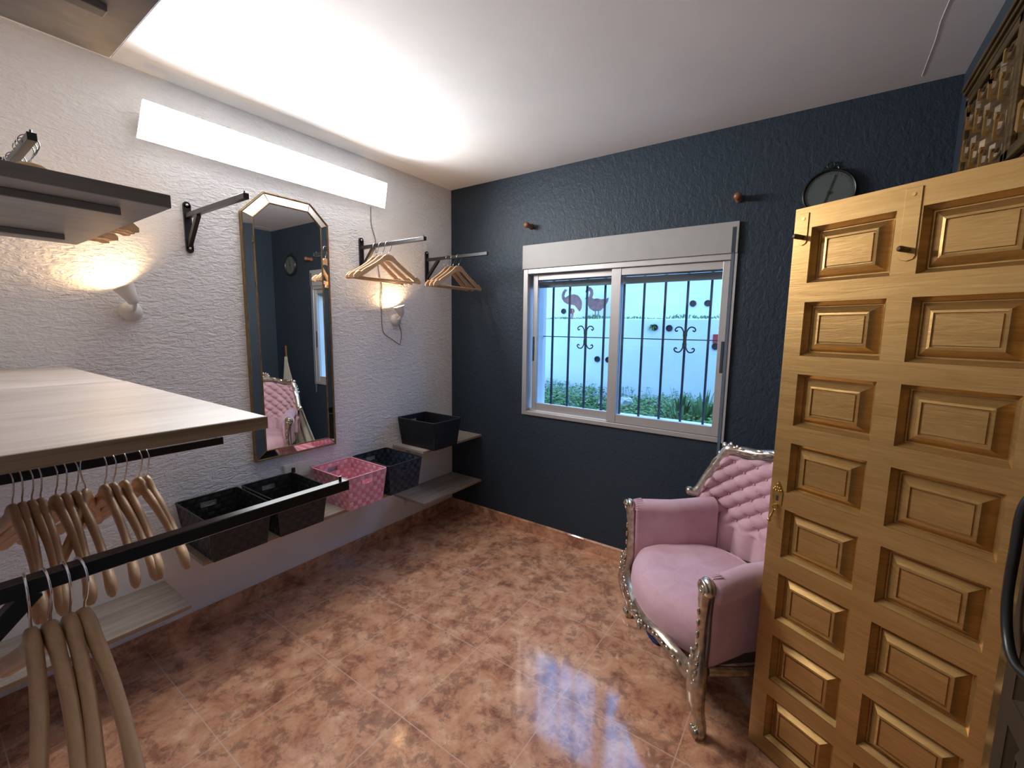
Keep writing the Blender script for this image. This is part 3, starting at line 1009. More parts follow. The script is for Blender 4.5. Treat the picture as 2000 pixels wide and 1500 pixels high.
# ================================================================== HANGERS
def hook_mesh(mb, rod=0.0016, cz=-0.0175, R=0.0215, neck=-0.078):
    pts = []
    for k in range(13):
        a = radians(205 - k * (225 / 12.0))
        pts.append((R * cos(a), 0, cz + R * sin(a)))
    pts += [(0.012, 0, cz - 0.027), (0.003, 0, cz - 0.038), (0, 0, cz - 0.048), (0, 0, neck)]
    mb.tube(crv(pts, 3), rod, 8)
    return mb

def make_flat_hanger():
    t = thing('coat_hanger', 'x', 'hanger', (0, 0, 0), 0, 'wooden hangers on the wall brackets')
    xs = [0.0, 0.02, 0.035, 0.055, 0.09, 0.13, 0.165, 0.178, 0.186, 0.194, 0.21, 0.228]
    top = [-0.070, -0.073, -0.082, -0.100, -0.125, -0.150, -0.170, -0.181, -0.186, -0.181, -0.190, -0.207]
    low = [-0.108, -0.110, -0.116, -0.128, -0.152, -0.180, -0.203, -0.211, -0.216, -0.220, -0.226, -0.222]
    up = [(x, z) for x, z in zip(xs, top)]
    dn = [(x, z) for x, z in zip(xs, low)]
    poly = [(-x, z) for x, z in reversed(up)][:-1] + up + list(reversed(dn)) + [(-x, z) for x, z in dn][1:]
    MB().prism(poly, -0.006, 0.006, lambda u, v, d: Vector((u, d, v))).build('body', M_HANG, t, bevel=0.0022)
    MB().cyl((-0.205, 0, -0.216), (0.205, 0, -0.216), 0.0052, 10).build('trouser_bar', M_HANG, t, smooth=True)
    hook_mesh(MB()).build('hook', M_CHROME, t, smooth=True)
    return t

def make_round_hanger():
    t = thing('coat_hanger', 'x', 'hanger', (0, 0, 0), 0, 'wooden hangers on the lower left rails')
    # contoured: bows forward (-y) toward the tips, rounded section
    rings = []
    K = 26
    for i in range(-K, K + 1):
        u = i / K
        x = 0.232 * u
        au = abs(u)
        ztop = -0.068 - 0.014 * min(1, au / 0.12) ** 1.5 - 0.140 * max(0, (au - 0.08)) ** 1.02
        h = 0.036 - 0.010 * min(1, au / 0.35)
        if au > 0.85:
            h += 0.004
        if au < 0.1:
            h += 0.006
        th = 0.0072 + 0.0010 * (1 - au) + (0.004 * max(0, (au - 0.6) / 0.4))
        yb = -0.038 * au ** 1.8
        if abs(i) == K:
            h *= 0.45
            th *= 0.45
        elif abs(i) == K - 1:
            h *= 0.82
            th *= 0.85
        zc = ztop - 0.018
        ring = []
        for k in range(12):
            a = 2 * pi * k / 12
            ca, sa = cos(a), sin(a)
            ex = 0.75
            ring.append(Vector((x, yb + th * (abs(ca) ** ex) * (1 if ca > 0 else -1), zc + h / 2 * (abs(sa) ** ex) * (1 if sa > 0 else -1))))
        rings.append(ring)
    MB().loft(rings).build('body', M_HANG, t, smooth=True)
    hook_mesh(MB(), 0.0016, -0.0175, 0.0215, -0.080).build('hook', M_CHROME, t, smooth=True)
    return t

flat0 = make_flat_hanger()
used = {'f': False, 'r': False}
def put_hanger(kind, src, loc, rz, label, lean=0.0, group=None):
    if used[kind]:
        t = copy_tree(src)
    else:
        t = src
        used[kind] = True
    t.location = loc
    t.rotation_euler = (0, lean, rz)
    t['label'] = label
    if group:
        t['group'] = group
    return t
QN = pi / 2   # plane of the hanger across an arm that runs along x
put_hanger('f', flat0, (0.145, -0.820, 1.962), QN + 0.10, 'rear wooden hanger on the bracket right of the mirror, closest to the wall')
put_hanger('f', flat0, (0.200, -0.820, 1.962), QN - 0.03, 'middle wooden hanger on the bracket right of the mirror')
put_hanger('f', flat0, (0.262, -0.820, 1.962), QN - 0.10, 'front wooden hanger on the bracket right of the mirror')
put_hanger('f', flat0, (0.215, -0.267, 1.962), QN + 0.05, 'rear orange-lit wooden hanger on the corner bracket')
put_hanger('f', flat0, (0.262, -0.267, 1.962), QN + 0.02, 'middle orange-lit wooden hanger on the corner bracket')
put_hanger('f', flat0, (0.315, -0.267, 1.962), QN - 0.06, 'front wooden hanger on the corner bracket, against the blue wall')
for i, (x, rz) in enumerate(((0.20, 0.05), (0.255, -0.10), (0.30, 0.02))):
    put_hanger('f', flat0, (x, -2.283, 1.984), QN + rz, ('reddish wooden hanger tip at far left behind grey shelf, deepest one', 'reddish wooden hanger tip at far left behind grey shelf, middle one', 'reddish wooden hanger tip at far left behind grey shelf, reaching furthest right')[i], 0, 'hangers hidden behind the grey shelf')
for i, x in enumerate((0.43, 0.47, 0.51)):
    put_hanger('f', flat0, (x, -2.283, 1.987), QN - 0.03 * i, ('wooden hanger whose hook rings show above the grey shelf, leftmost ring', 'wooden hanger whose hook rings show above the grey shelf, middle ring', 'wooden hanger whose hook rings show above the grey shelf, ring nearest arm end')[i], 0, 'hangers hidden behind the grey shelf')

rnd0 = make_round_hanger()
R1 = [-2.223, -2.238, -2.265, -2.286, -2.301, -2.335, -2.350, -2.367, -2.383, -2.406, -2.419, -2.433, -2.447]
R1R = [0.05, 0.12, 0.02, 0.08, 0.0, -0.50, 0.05, -0.02, 0.06, 0.0, 0.04, -0.03, 0.05]
ordn = ['rightmost', 'second', 'third', 'fourth', 'fifth', 'sixth', 'seventh', 'eighth', 'ninth', 'tenth', 'eleventh', 'twelfth', 'thirteenth']
for i, (y, rz) in enumerate(zip(R1, R1R)):
    lb = 'rightmost wooden hanger on the rail under the big shelf' if i == 0 else ordn[i] + ' wooden hanger from the right on the rail under the big shelf'
    put_hanger('r', rnd0, (1.023, y, 1.157), rz + 0.10, lb, 0.0)
for i, (y, rz) in enumerate(((-2.448, 0.12), (-2.462, 0.02), (-2.480, 0.05), (-2.497, -0.05))):
    put_hanger('r', rnd0, (1.605, y, 1.157), rz, ('rightmost of the four large wooden hangers on the front black rail', 'second from right of the four hangers on the front black rail', 'third from right of the four hangers on the front black rail', 'leftmost of the four large wooden hangers on the front black rail')[i], 0, 'wooden hangers on the front rail')

# ================================================================== PEGS AND CLOCK ON THE BLUE WALL
def peg(x, z, label):
    t = MB().lathe([(0.019, 0.0), (0.0195, 0.006), (0.0165, 0.012), (0.014, 0.030), (0.0145, 0.042), (0.0105, 0.047), (0.012, 0.050), (0.0175, 0.055), (0.019, 0.062), (0.0165, 0.071), (0.008, 0.077), (0.0001, 0.078)], 22, Matrix.Rotation(pi / 2, 4, 'X')).build('wall_peg', M_PEG, smooth=True)
    t.location = (x, 0, z)
    tag(t, label, 'peg', 'turned wooden pegs above the window')
peg(0.730, 2.150, 'turned red-brown wooden peg above left end of the window')
peg(1.985, 2.139, 'turned red-brown wooden peg above right end of the window')

t = thing('wall_clock', 'round dark-rimmed dial with a needle on the blue wall behind the gold door top', 'clock', (2.357, 0, 2.105))
Mx = Matrix.Rotation(pi / 2, 4, 'X')
MB().lathe([(0.104, 0.0), (0.106, 0.018), (0.104, 0.030), (0.098, 0.034), (0.093, 0.031), (0.091, 0.022), (0.0001, 0.022)], 40, Mx).build('rim', M_DARK, t, smooth=True)
MB().lathe([(0.0925, 0.020), (0.092, 0.0245), (0.0001, 0.0245)], 40, Mx).build('dial', M_DIAL, t)
m = MB()
for k in range(60):
    a = 2 * pi * k / 60
    L = 0.010 if k % 5 == 0 else 0.005
    m.beam((0.088 * sin(a), -0.0252, 0.088 * cos(a)), ((0.088 - L) * sin(a), -0.0252, (0.088 - L) * cos(a)), 0.0012, 0.0008, (0, 1, 0))
m.build('tick_marks', M_INK, t)
MB().beam((-0.014, -0.0275, -0.045), (0.020, -0.0275, 0.075), 0.004, 0.0015, (0, 1, 0)).lathe([(0.007, 0.024), (0.007, 0.030), (0.0001, 0.031)], 14, Mx).build('needle', M_INK, t)
m = MB()
m.tube([(0.014 * cos(a), -0.012, 0.122 + 0.014 * sin(a)) for a in [2 * pi * k / 16 for k in range(16)]], 0.0035, 8, closed=True)
for sx in (-1, 1):
    m.tube(crv([(sx * 0.03, -0.012, 0.104), (sx * 0.024, -0.012, 0.116), (sx * 0.012, -0.012, 0.113)], 4), 0.003, 6)
m.build('hanging_ring', M_DARK, t, smooth=True)

# ================================================================== WARDROBE ON THE RIGHT WALL
DO = Vector((2.287, -0.913, 0.0))
DD = Vector((0.871, -0.4913, 0.0)).normalized()
DW = 0.575
ward = thing('built_in_wardrobe', 'gold painted built-in wardrobe in the right wall with one panelled door swung open', 'wardrobe', (XR, -1.2, 0))
off = Vector((XR, -1.2, 0))
def W(v):
    return Vector(v) - off
class WB(MB):
    def wbox(s, x0, x1, y0, y1, z0, z1):
        return s.box(x0 - off.x, x1 - off.x, y0 - off.y, y1 - off.y, z0, z1)
# carcass
m = WB()
m.wbox(XR, 3.33, WY0 - 0.0, WY0 + 0.02, 0, CZ).wbox(XR, 3.33, WY1 - 0.02, WY1, 0, CZ).wbox(3.31, 3.33, WY0, WY1, 0, CZ)
m.wbox(XR, 3.33, WY0, WY1, 0.0, 0.01).wbox(XR, 3.33, WY0, WY1, CZ - 0.02, CZ).wbox(XR + 0.02, 3.33, WY0, WY1, 1.87, 1.90)
m.build('carcass', M_NIGHT, ward)
# face frame
m = WB()
m.wbox(XR - 0.014, XR + 0.02, WY1 - 0.045, WY1, 0, CZ).wbox(XR - 0.014, XR + 0.02, WY0, WY0 + 0.045, 0, CZ)
m.wbox(XR - 0.014, XR + 0.02, WY0, WY1, CZ - 0.045, CZ).wbox(XR - 0.014, XR + 0.02, WY0, WY1, 1.855, 1.915)
m.wbox(XR - 0.002, XR + 0.02, -1.262, -1.218, 0, 1.9)
m.wbox(XR - 0.002, XR + 0.02, -0.64, -0.60, 0, 1.9)
m.build('face_frame', M_DGOLD, ward, bevel=0.002)
m = WB()
for k, (zz, d) in enumerate(((CZ - 0.012, 0.030), (CZ - 0.026, 0.022), (CZ + 0.004, 0.036))):
    m.wbox(XR - d, XR, WY0 - 0.01, WY1 + 0.012, zz, zz + 0.014)
m.build('cornice', M_DGOLD, ward, bevel=0.002)
m = WB()
m.tube([(XR - 0.016 - off.x, WY1 + 0.0 - off.y, 0.01), (XR - 0.016 - off.x, WY1 - off.y, CZ)], 0.006, 8)
m.build('edge_moulding', M_GOLD, ward, smooth=True)

# carved upper doors
def carved(y0, y1):
    z0, z1 = 1.92, CZ - 0.048
    x = XR - 0.016
    m = WB()
    m.wbox(x, x + 0.022, y0, y1, z0, z1)
    fr = 0.028
    m.wbox(x - 0.014, x, y0, y0 + fr, z0, z1).wbox(x - 0.014, x, y1 - fr, y1, z0, z1)
    m.wbox(x - 0.014, x, y0, y1, z0, z0 + fr).wbox(x - 0.014, x, y0, y1, z1 - fr, z1)
    o = m.build('carved_door', M_DGOLD, ward, bevel=0.003)
    # staggered gold slivers paint the carving's lit edges on darker faceted blocks
    m = WB()
    g = WB()
    xx = x - off.x
    ny, nz = 4, 3
    wy, wz = (y1 - y0 - 2 * fr) / ny, (z1 - z0 - 2 * fr) / nz
    for i in range(ny):
        for j in range(nz + 1):
            cy = y0 + fr + wy * (i + 0.5) - off.y
            cz = z0 + fr + wz * (j + (0.5 if i % 2 else 0.0)) - 0
            a, b = wy * 0.42, wz * 0.40
            lo, hi = z0 + fr + 0.004, z1 - fr - 0.004
            if cz - b < lo or cz + b > hi:
                cz = max(lo + b * 0.55, min(hi - b * 0.55, cz))
                b *= 0.5
            pts = [(-a, -b * .5), (0, -b), (a, -b * .5), (a, b * .5), (0, b), (-a, b * .5)]
            base = [Vector((xx, cy + u, cz + v)) for u, v in pts]
            mid = [Vector((xx - 0.010, cy + u * .80, cz + v * .80)) for u, v in pts]
            inn = [Vector((xx - 0.010, cy + u * .50, cz + v * .50)) for u, v in pts]
            cen = [Vector((xx - 0.003, cy + u * .40, cz + v * .40)) for u, v in pts]
            m.loft([base, mid, inn, cen])
            g.add([Vector((xx - d, cy + u, cz + v)) for d in (0.0, 0.016) for u, v in ((a * .55, -b * .9), (a * .80, -b * .55), (a * .80, b * .9), (a * .55, b * .9), (a * .30, b * .62), (a * .55, b * .45))],
                  [(0, 1, 2, 3, 4, 5), (11, 10, 9, 8, 7, 6), (0, 1, 7, 6), (1, 2, 8, 7), (2, 3, 9, 8), (3, 4, 10, 9), (4, 5, 11, 10), (5, 0, 6, 11)])
    nf = len(m.f)
    m.add(g.v, g.f)
    lt = m.build('star_lattice', [M_DGOLD2, M_GOLD], o)
    for k, p in enumerate(lt.data.polygons):
        p.material_index = 1 if k >= nf else 0
carved(-0.83, WY1 - 0.047)
carved(-1.81 + 0.0, -0.835)

# a panelled leaf built flat: u along width, z up, front face toward -v
def leaf(mapf, name, mat_a, mat_p, parent):
    """mapf(u, d, z): u from the free edge, d depth behind the front face"""
    TH = 0.034
    c1 = (0.052, 0.262)
    c2 = (0.316, 0.530)
    rows = [(1.783 - 0.2215 * k - 0.164, 1.783 - 0.2215 * k) for k in range(8)]
    Z0, Z1 = 0.012, 1.845
    m = MB()
    def bx(u0, u1, d0, d1, z0, z1):
        vs = [mapf(u, d, z) for u in (u0, u1) for d in (d0, d1) for z in (z0, z1)]
        m.add(vs, [(0, 1, 3, 2), (4, 6, 7, 5), (0, 4, 5, 1), (2, 3, 7, 6), (0, 2, 6, 4), (1, 5, 7, 3)])
    for u0, u1 in ((0, c1[0]), (c1[1], c2[0]), (c2[1], DW)):
        bx(u0, u1, 0, TH, Z0, Z1)
    for c in (c1, c2):
        zz = [Z1] + [z for r in rows for z in (r[1], r[0])] + [Z0]
        for k in range(0, len(zz), 2):
            bx(c[0], c[1], 0, TH, zz[k + 1], zz[k])
    door = m.build(name, mat_a, parent)
    # sloping sticking around every opening + raised panel
    for c in (c1, c2):
        for z0, z1 in rows:
            m = MB()
            u0, u1 = c
            def ring(iu, iz, d):
                return [mapf(u0 + iu, d, z0 + iz), mapf(u1 - iu, d, z0 + iz), mapf(u1 - iu, d, z1 - iz), mapf(u0 + iu, d, z1 - iz)]
            rr = [ring(-0.0005, -0.0005, 0.0006), ring(0.001, 0.001, 0.004), ring(0.011, 0.011, 0.019), ring(0.012, 0.012, 0.025), ring(0.015, 0.015, 0.025), ring(0.038, 0.034, 0.005), ring(0.044, 0.040, 0.004), ring(0.0445, 0.0405, 0.009), ring(0.048, 0.044, 0.009), ring(0.049, 0.045, 0.005)]
            m.loft(rr, caps=False)
            m.add(rr[-1], [(0, 1, 2, 3)])
            bk = [mapf(u0, TH - 0.004, z0), mapf(u1, TH - 0.004, z0), mapf(u1, TH - 0.004, z1), mapf(u0, TH - 0.004, z1)]
            m.add(bk, [(0, 1, 2, 3)])
            m.build('raised_panel', mat_p, door)
    return door
NB = Vector((-DD.y, DD.x, 0))   # points behind the leaf (+y side)
if NB.y < 0:
    NB = -NB
dmap = lambda u, d, z: DO + DD * u + NB * d + Vector((0, 0, z)) - off
door = leaf(dmap, 'open_door', M_GOLD, M_GOLDH, ward)
door['label'] = 'open gold door with sixteen raised panels'
# edge strip seam on the free edge
m = MB()
vs = [dmap(u, d, z) for u in (-0.0025, 0.0) for d in (0.004, 0.026) for z in (0.012, 1.845)]
m.add(vs, [(0, 1, 3, 2), (4, 6, 7, 5), (0, 4, 5, 1), (2, 3, 7, 6), (0, 2, 6, 4), (1, 5, 7, 3)])
m.build('edge_lipping', M_GOLD, door)
# coat-peg strips screwed to the door face
def strip(u0, u1, z0, z1, pu, pz, su, sz, longer):
    m = MB()
    poly = [(u0, z1), (u1, z1), (u1, z0 + 0.012), (u1 - 0.004, z0 + 0.004), ((u0 + u1) / 2, z0), (u0 + 0.004, z0 + 0.004), (u0, z0 + 0.012)]
    m.prism(poly, -0.003, 0.0005, lambda u, v, d: dmap(u, d, v))
    o = m.build('peg_strip', M_GOLD, door, bevel=0.0008, bseg=1)
    p0 = dmap(pu, 0.0, pz)
    m = MB()
    m.tube([p0, dmap(pu, -0.030, pz), dmap(pu, -0.040, pz), dmap(pu, -0.045, pz)], 0.0075, 14, rs=[0.0070, 0.0075, 0.0072, 0.0035])
    q = m.build('coat_peg', M_BROWNW, door, smooth=True)
    q['label'] = 'short dark round coat peg'
    m = MB()
    m.tube([dmap(su, -0.003, sz), dmap(su, -0.0045, sz)], 0.0045, 12)
    m.build('strip_screw', M_BRASS, door, smooth=True)
strip(0.014, 0.042, 1.733, 1.828, 0.028, 1.757, 0.027, 1.812, False)
strip(0.277, 0.312, 1.652, 1.832, 0.295, 1.680, 0.295, 1.815, True)
# lock plate with key
m = MB()
poly = [(0.010, 0.905), (0.040, 0.905), (0.042, 0.950), (0.038, 0.962), (0.033, 0.972), (0.025, 0.984), (0.017, 0.972), (0.012, 0.962), (0.008, 0.950)]
m.prism(poly, -0.0025, 0.0, lambda u, v, d: dmap(u, d, v))
for du, dz in ((0.018, 0.962), (0.032, 0.962), (0.025, 0.974), (0.020, 0.952), (0.030, 0.952), (0.025, 0.963), (0.013, 0.955), (0.037, 0.955)):
    m.ball(dmap(du, -0.003, dz), 0.0036, 8, 6)
m.build('lock_plate', M_BRASS, door, smooth=True)
m = MB()
m.prism([(0.022, 0.918), (0.029, 0.918), (0.029, 0.936), (0.022, 0.936)], -0.0032, -0.002, lambda u, v, d: dmap(u, d, v))
m.build('keyhole', M_INK, door)
m = MB()
m.tube([dmap(0.024 + 0.008 * cos(a), -0.008, 0.896 + 0.009 * sin(a)) for a in [2 * pi * k / 14 for k in range(14)]], 0.0022, 8, closed=True)
m.tube([dmap(0.024, 0, 0.903), dmap(0.024, -0.012, 0.903)], 0.004, 10)
m.tube(crv([dmap(0.022, -0.010, 0.888), dmap(0.020, -0.013, 0.875), dmap(0.017, -0.018, 0.862), dmap(0.016, -0.020, 0.852)], 3), 0.0035, 10, rs=None)
m.ball(dmap(0.016, -0.020, 0.851), 0.0062, 10, 8)
m.build('drop_pull', M_BRASS, door, smooth=True)
# hinges of the open leaf
for z in (0.30, 0.95, 1.62):
    m = MB()
    p = dmap(DW + 0.004, -0.004, z)
    m.cyl(p, p + Vector((0, 0, 0.075)), 0.007, 12)
    m.ball(p + Vector((0, 0, 0.079)), 0.008, 10, 6).ball(p - Vector((0, 0, 0.004)), 0.008, 10, 6)
    m.build('hinge', M_BRASS, door, smooth=True)
# closed neighbour leaf: gold door, its shade painted in as dark brown
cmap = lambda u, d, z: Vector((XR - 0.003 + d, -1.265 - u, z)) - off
leaf(cmap, 'closed_door', M_NIGHT, M_NIGHT, ward)['label'] = 'closed gold door with its shade painted dark brown'
m = WB()
m.tube([W(v) for v in crv([(2.764, -1.300, 1.18), (2.742, -1.292, 1.13), (2.740, -1.291, 1.03), (2.740, -1.292, 0.935), (2.741, -1.320, 0.865), (2.744, -1.370, 0.834), (2.764, -1.430, 0.836)], 6)], 0.009, 10)
m.build('door_handle', M_DARK, ward, smooth=True)

# ================================================================== ARMCHAIR
CH = thing('armchair', 'pink buttoned velvet armchair with carved silver frame beside the gold door', 'armchair', (1.9185, -0.737, 0), atan2(-0.752, 0.659))
# local: +x toward the near arm, +y toward the back, z up; front feet at x = +-0.34, y = 0

def super_ring(hw, y0, y1, z, n=48, p=2.6, bow=0.0):
    cy, hy = (y0 + y1) / 2, (y1 - y0) / 2
    out = []
    for k in range(n):
        a = 2 * pi * k / n
        ca, sa = cos(a), sin(a)
        x = hw * abs(ca) ** (2 / p) * (1 if ca > 0 else -1)
        y = cy + hy * abs(sa) ** (2 / p) * (1 if sa > 0 else -1)
        if y < cy:
            y -= bow * (1 - (x / hw) ** 2) * ((cy - y) / hy)
        out.append(Vector((x, y, z)))
    return out
# seat: deep cushion bulging over the front rail
prof = [(0.10, 0.452), (0.40, 0.450), (0.68, 0.443), (0.86, 0.428), (0.95, 0.405), (0.99, 0.370), (1.0, 0.335), (0.985, 0.300), (0.95, 0.275)]
rings = []
for s, z in prof:
    r = super_ring(0.352 * s, 0.215 - 0.255 * s, 0.215 + 0.235 * s, z, 56, 2.7, 0.075 * s)
    # the lower edge drops at the legs, arches up mid-front
    if z < 0.34:
        for v in r:
            v.z -= 0.028 * min(1, (abs(v.x) / 0.30) ** 2) * (1 if v.y < 0.1 else 0.3) * (0.34 - z) / 0.065
    for v in r:
        if v.y > 0.02:
            v.x *= 1 - 0.17 * min(1, (v.y - 0.02) / 0.15)
    rings.append(r)
MB().loft(rings).build('seat_cushion', M_VELVET, CH, smooth=True)

# tufted back
def back_pt(a, z):
    """inner surface of the wrapped back, a in -1..1"""
    x = 0.365 * sin(a * 1.18) / sin(1.18)
    y = 0.50 - 0.19 * (1 - cos(a * 1.18)) / (1 - cos(1.18))
    rec = 0.09 * (z - 0.42)          # recline
    return Vector((x, y + rec, z))
def back_top(a):
    b = abs(a)
    base = 0.880 + 0.028 * (1 - (b / 0.62) ** 2 if b < 0.62 else 0)
    if b < 0.72:
        dip = 0.012 * (1 - abs(b - 0.42) / 0.2) if abs(b - 0.42) < 0.2 else 0
        return base - dip
    t = (b - 0.72) / 0.28
    return 0.880 - 0.225 * (t ** 1.2)
NU, NV = 140, 120
us, vs = [], []
grid = []
buttons = []
DU, DZ = 0.125, 0.040       # half diamond steps
z_low = 0.555
for j in range(NV + 1):
    row = []
    for i in range(NU + 1):
        a = -1 + 2 * i / NU
        zt = back_top(a)
        z = 0.40 + (zt - 0.40) * j / NV
        U = a / DU
        V = (z - z_low) / DZ
        if V > 0:
            p = abs(sin(pi * (U + V) / 2) * sin(pi * (U - V) / 2))
        else:
            p = abs(sin(pi * U / 2)) ** 2
            p = p if True else p
            w = min(1, -V / 1.0)
            q = abs(sin(pi * (U + V) / 2) * sin(pi * (U - V) / 2))
            p = q * (1 - w) + p * w
            # channels sit on every other column
        edge = min(1, (zt - z) / 0.05) * min(1, (1 - abs(a)) / 0.06)
        puff = 0.022 * (p ** 0.5) * max(0.0, edge) + 0.010
        base = back_pt(a, z)
        e = 1e-3
        tx = (back_pt(min(1, a + e), z) - back_pt(max(-1, a - e), z)).normalized()
        nrm = Vector((tx.y, -tx.x, 0))
        if nrm.y > 0:
            nrm = -nrm
        # button dimples
        iu, iv = round(U), round(V)
        if V > -0.6:
            for cu in (iu - 1, iu, iu + 1):
                for cv in (iv - 1, iv, iv + 1):
                    if (cu + cv) % 2 == 0 and cv >= 0:
                        d2 = ((U - cu) * DU * 0.40) ** 2 + ((V - cv) * DZ) ** 2
                        puff -= 0.016 * exp(-d2 / 0.00020)
        row.append(base + nrm * puff)
    grid.append(row)
m = MB()
m.loft(grid, closed_ring=False, caps=False)
# back shell
shell = []
for j in (0, NV):
    pass
outer = [[back_pt(-1 + 2 * i / 40, 0.40 + (back_top(-1 + 2 * i / 40) - 0.40) * j / 10) + Vector((0, 0.045, 0)) for i in range(41)] for j in range(11)]
m.loft(outer, closed_ring=False, caps=False)
m.build('tufted_back', M_VELVET, CH, smooth=True)
for cv in range(0, 9):
    for cu in range(-8, 9):
        if (cu + cv) % 2:
            continue
        a, z = cu * DU, z_low + cv * DZ
        if abs(a) > 0.93 or z > back_top(a) - 0.035:
            continue
        p = back_pt(a, z)
        tx = (back_pt(a + .001, z) - back_pt(a - .001, z)).normalized()
        nrm = Vector((tx.y, -tx.x, 0))
        if nrm.y > 0:
            nrm = -nrm
        MB().ball(p + nrm * 0.0, 0.0062, 10, 6).build('button', M_VELVET, CH, smooth=True)

# carved silver back frame following the outline
path = []
for k in range(-60, 61):
    a = k / 60
    p = back_pt(a * 0.995, back_top(a)) + Vector((0, 0.012, 0.010))
    path.append(p)
# low scroll tails at the arms
tailL = [path[0] + Vector((-0.022, -0.040, -0.016)), path[0] + Vector((-0.016, -0.028, -0.024)), path[0] + Vector((-0.007, -0.014, -0.016))]
tailR = [path[-1] + Vector((0.007, -0.014, -0.016)), path[-1] + Vector((0.016, -0.028, -0.024)), path[-1] + Vector((0.022, -0.040, -0.016))]
full = tailL + path + tailR
rs = []
for i, p in enumerate(full):
    t_ = i / (len(full) - 1)
    a = abs(2 * t_ - 1)
    r = 0.026 + 0.006 * exp(-((a - 0.68) / 0.05) ** 2) + 0.006 * exp(-(a / 0.12) ** 2)
    if a > 0.97:
        r = 0.020
    rs.append(r)
m = MB().tube(full, 0.022, 12, rs=rs)
m.build('back_frame', M_SILVER, CH, smooth=True)
inner = [p + Vector((0, -0.026, -0.020)) for p in path]
MB().tube(inner, 0.0055, 6).build('gimp_braid', M_SILVER_D, CH, smooth=True)
# carved leaves, scrolls and pearls on the frame
rc = random.Random(5)
def near_path(a):
    return path[int(round((a * 0.5 + 0.5) * 120))]
for s in (-1, 1):
    m = MB()
    for a, dz, r in ((0.74, 0.020, 0.020), (0.69, 0.026, 0.015), (0.79, 0.010, 0.014), (0.84, 0.004, 0.011), (0.62, 0.020, 0.012)):
        p = near_path(s * min(0.999, a)) + Vector((s * 0.012 * (1 if a > .72 else 0), -0.012, dz))
        m.ball(p, (r, r * .8, r), 12, 8)
    for a0, a1 in ((0.50, 0.60), (0.56, 0.66), (0.30, 0.42), (0.78, 0.88), (0.14, 0.26)):
        p0, p1 = near_path(s * a0), near_path(s * a1)
        mid = (p0 + p1) / 2 + Vector((0, -0.024, 0.018))
        m.tube(crv([p0 + Vector((0, -0.014, 0.006)), mid, p1 + Vector((0, -0.016, 0.012)), p1 + Vector((0, -0.024, -0.004)), (p0 + p1) / 2 + Vector((0, -0.028, -0.002))], 4), 0.0055, 6)
    e = tailL[0] if s < 0 else tailR[-1]
    sm = MB().ball(e, 0.022, 12, 8)
    sm.tube([e + Vector((0.018 * cos(t), -0.008, 0.018 * sin(t))) for t in [k * 0.5 for k in range(12)]], 0.006, 6)
    sm.build('tail_scroll', M_SILVER, CH, smooth=True)
    for k in range(5):
        p = near_path(s * (0.73 + 0.03 * k)) + Vector((s * (0.022 + .002 * k), 0.0, -0.004 + 0.004 * rc.random()))
        m.ball(p, (0.008, 0.008, 0.012), 8, 6)
    m.build('shoulder_carving', M_SILVER, CH, smooth=True)
# centre crest
m = MB()
c0 = near_path(0)
for k in range(-3, 4):
    an = k * 0.42
    m.ball(c0 + Vector((0.042 * sin(an), -0.004, 0.022 + 0.032 * cos(an))), (0.011, 0.009, 0.022), 10, 8, Matrix.Rotation(an, 3, 'Y'))
m.ball(c0 + Vector((0, -0.016, 0.026)), 0.016, 12, 8)
m.build('carved_crest', M_SILVER, CH, smooth=True)

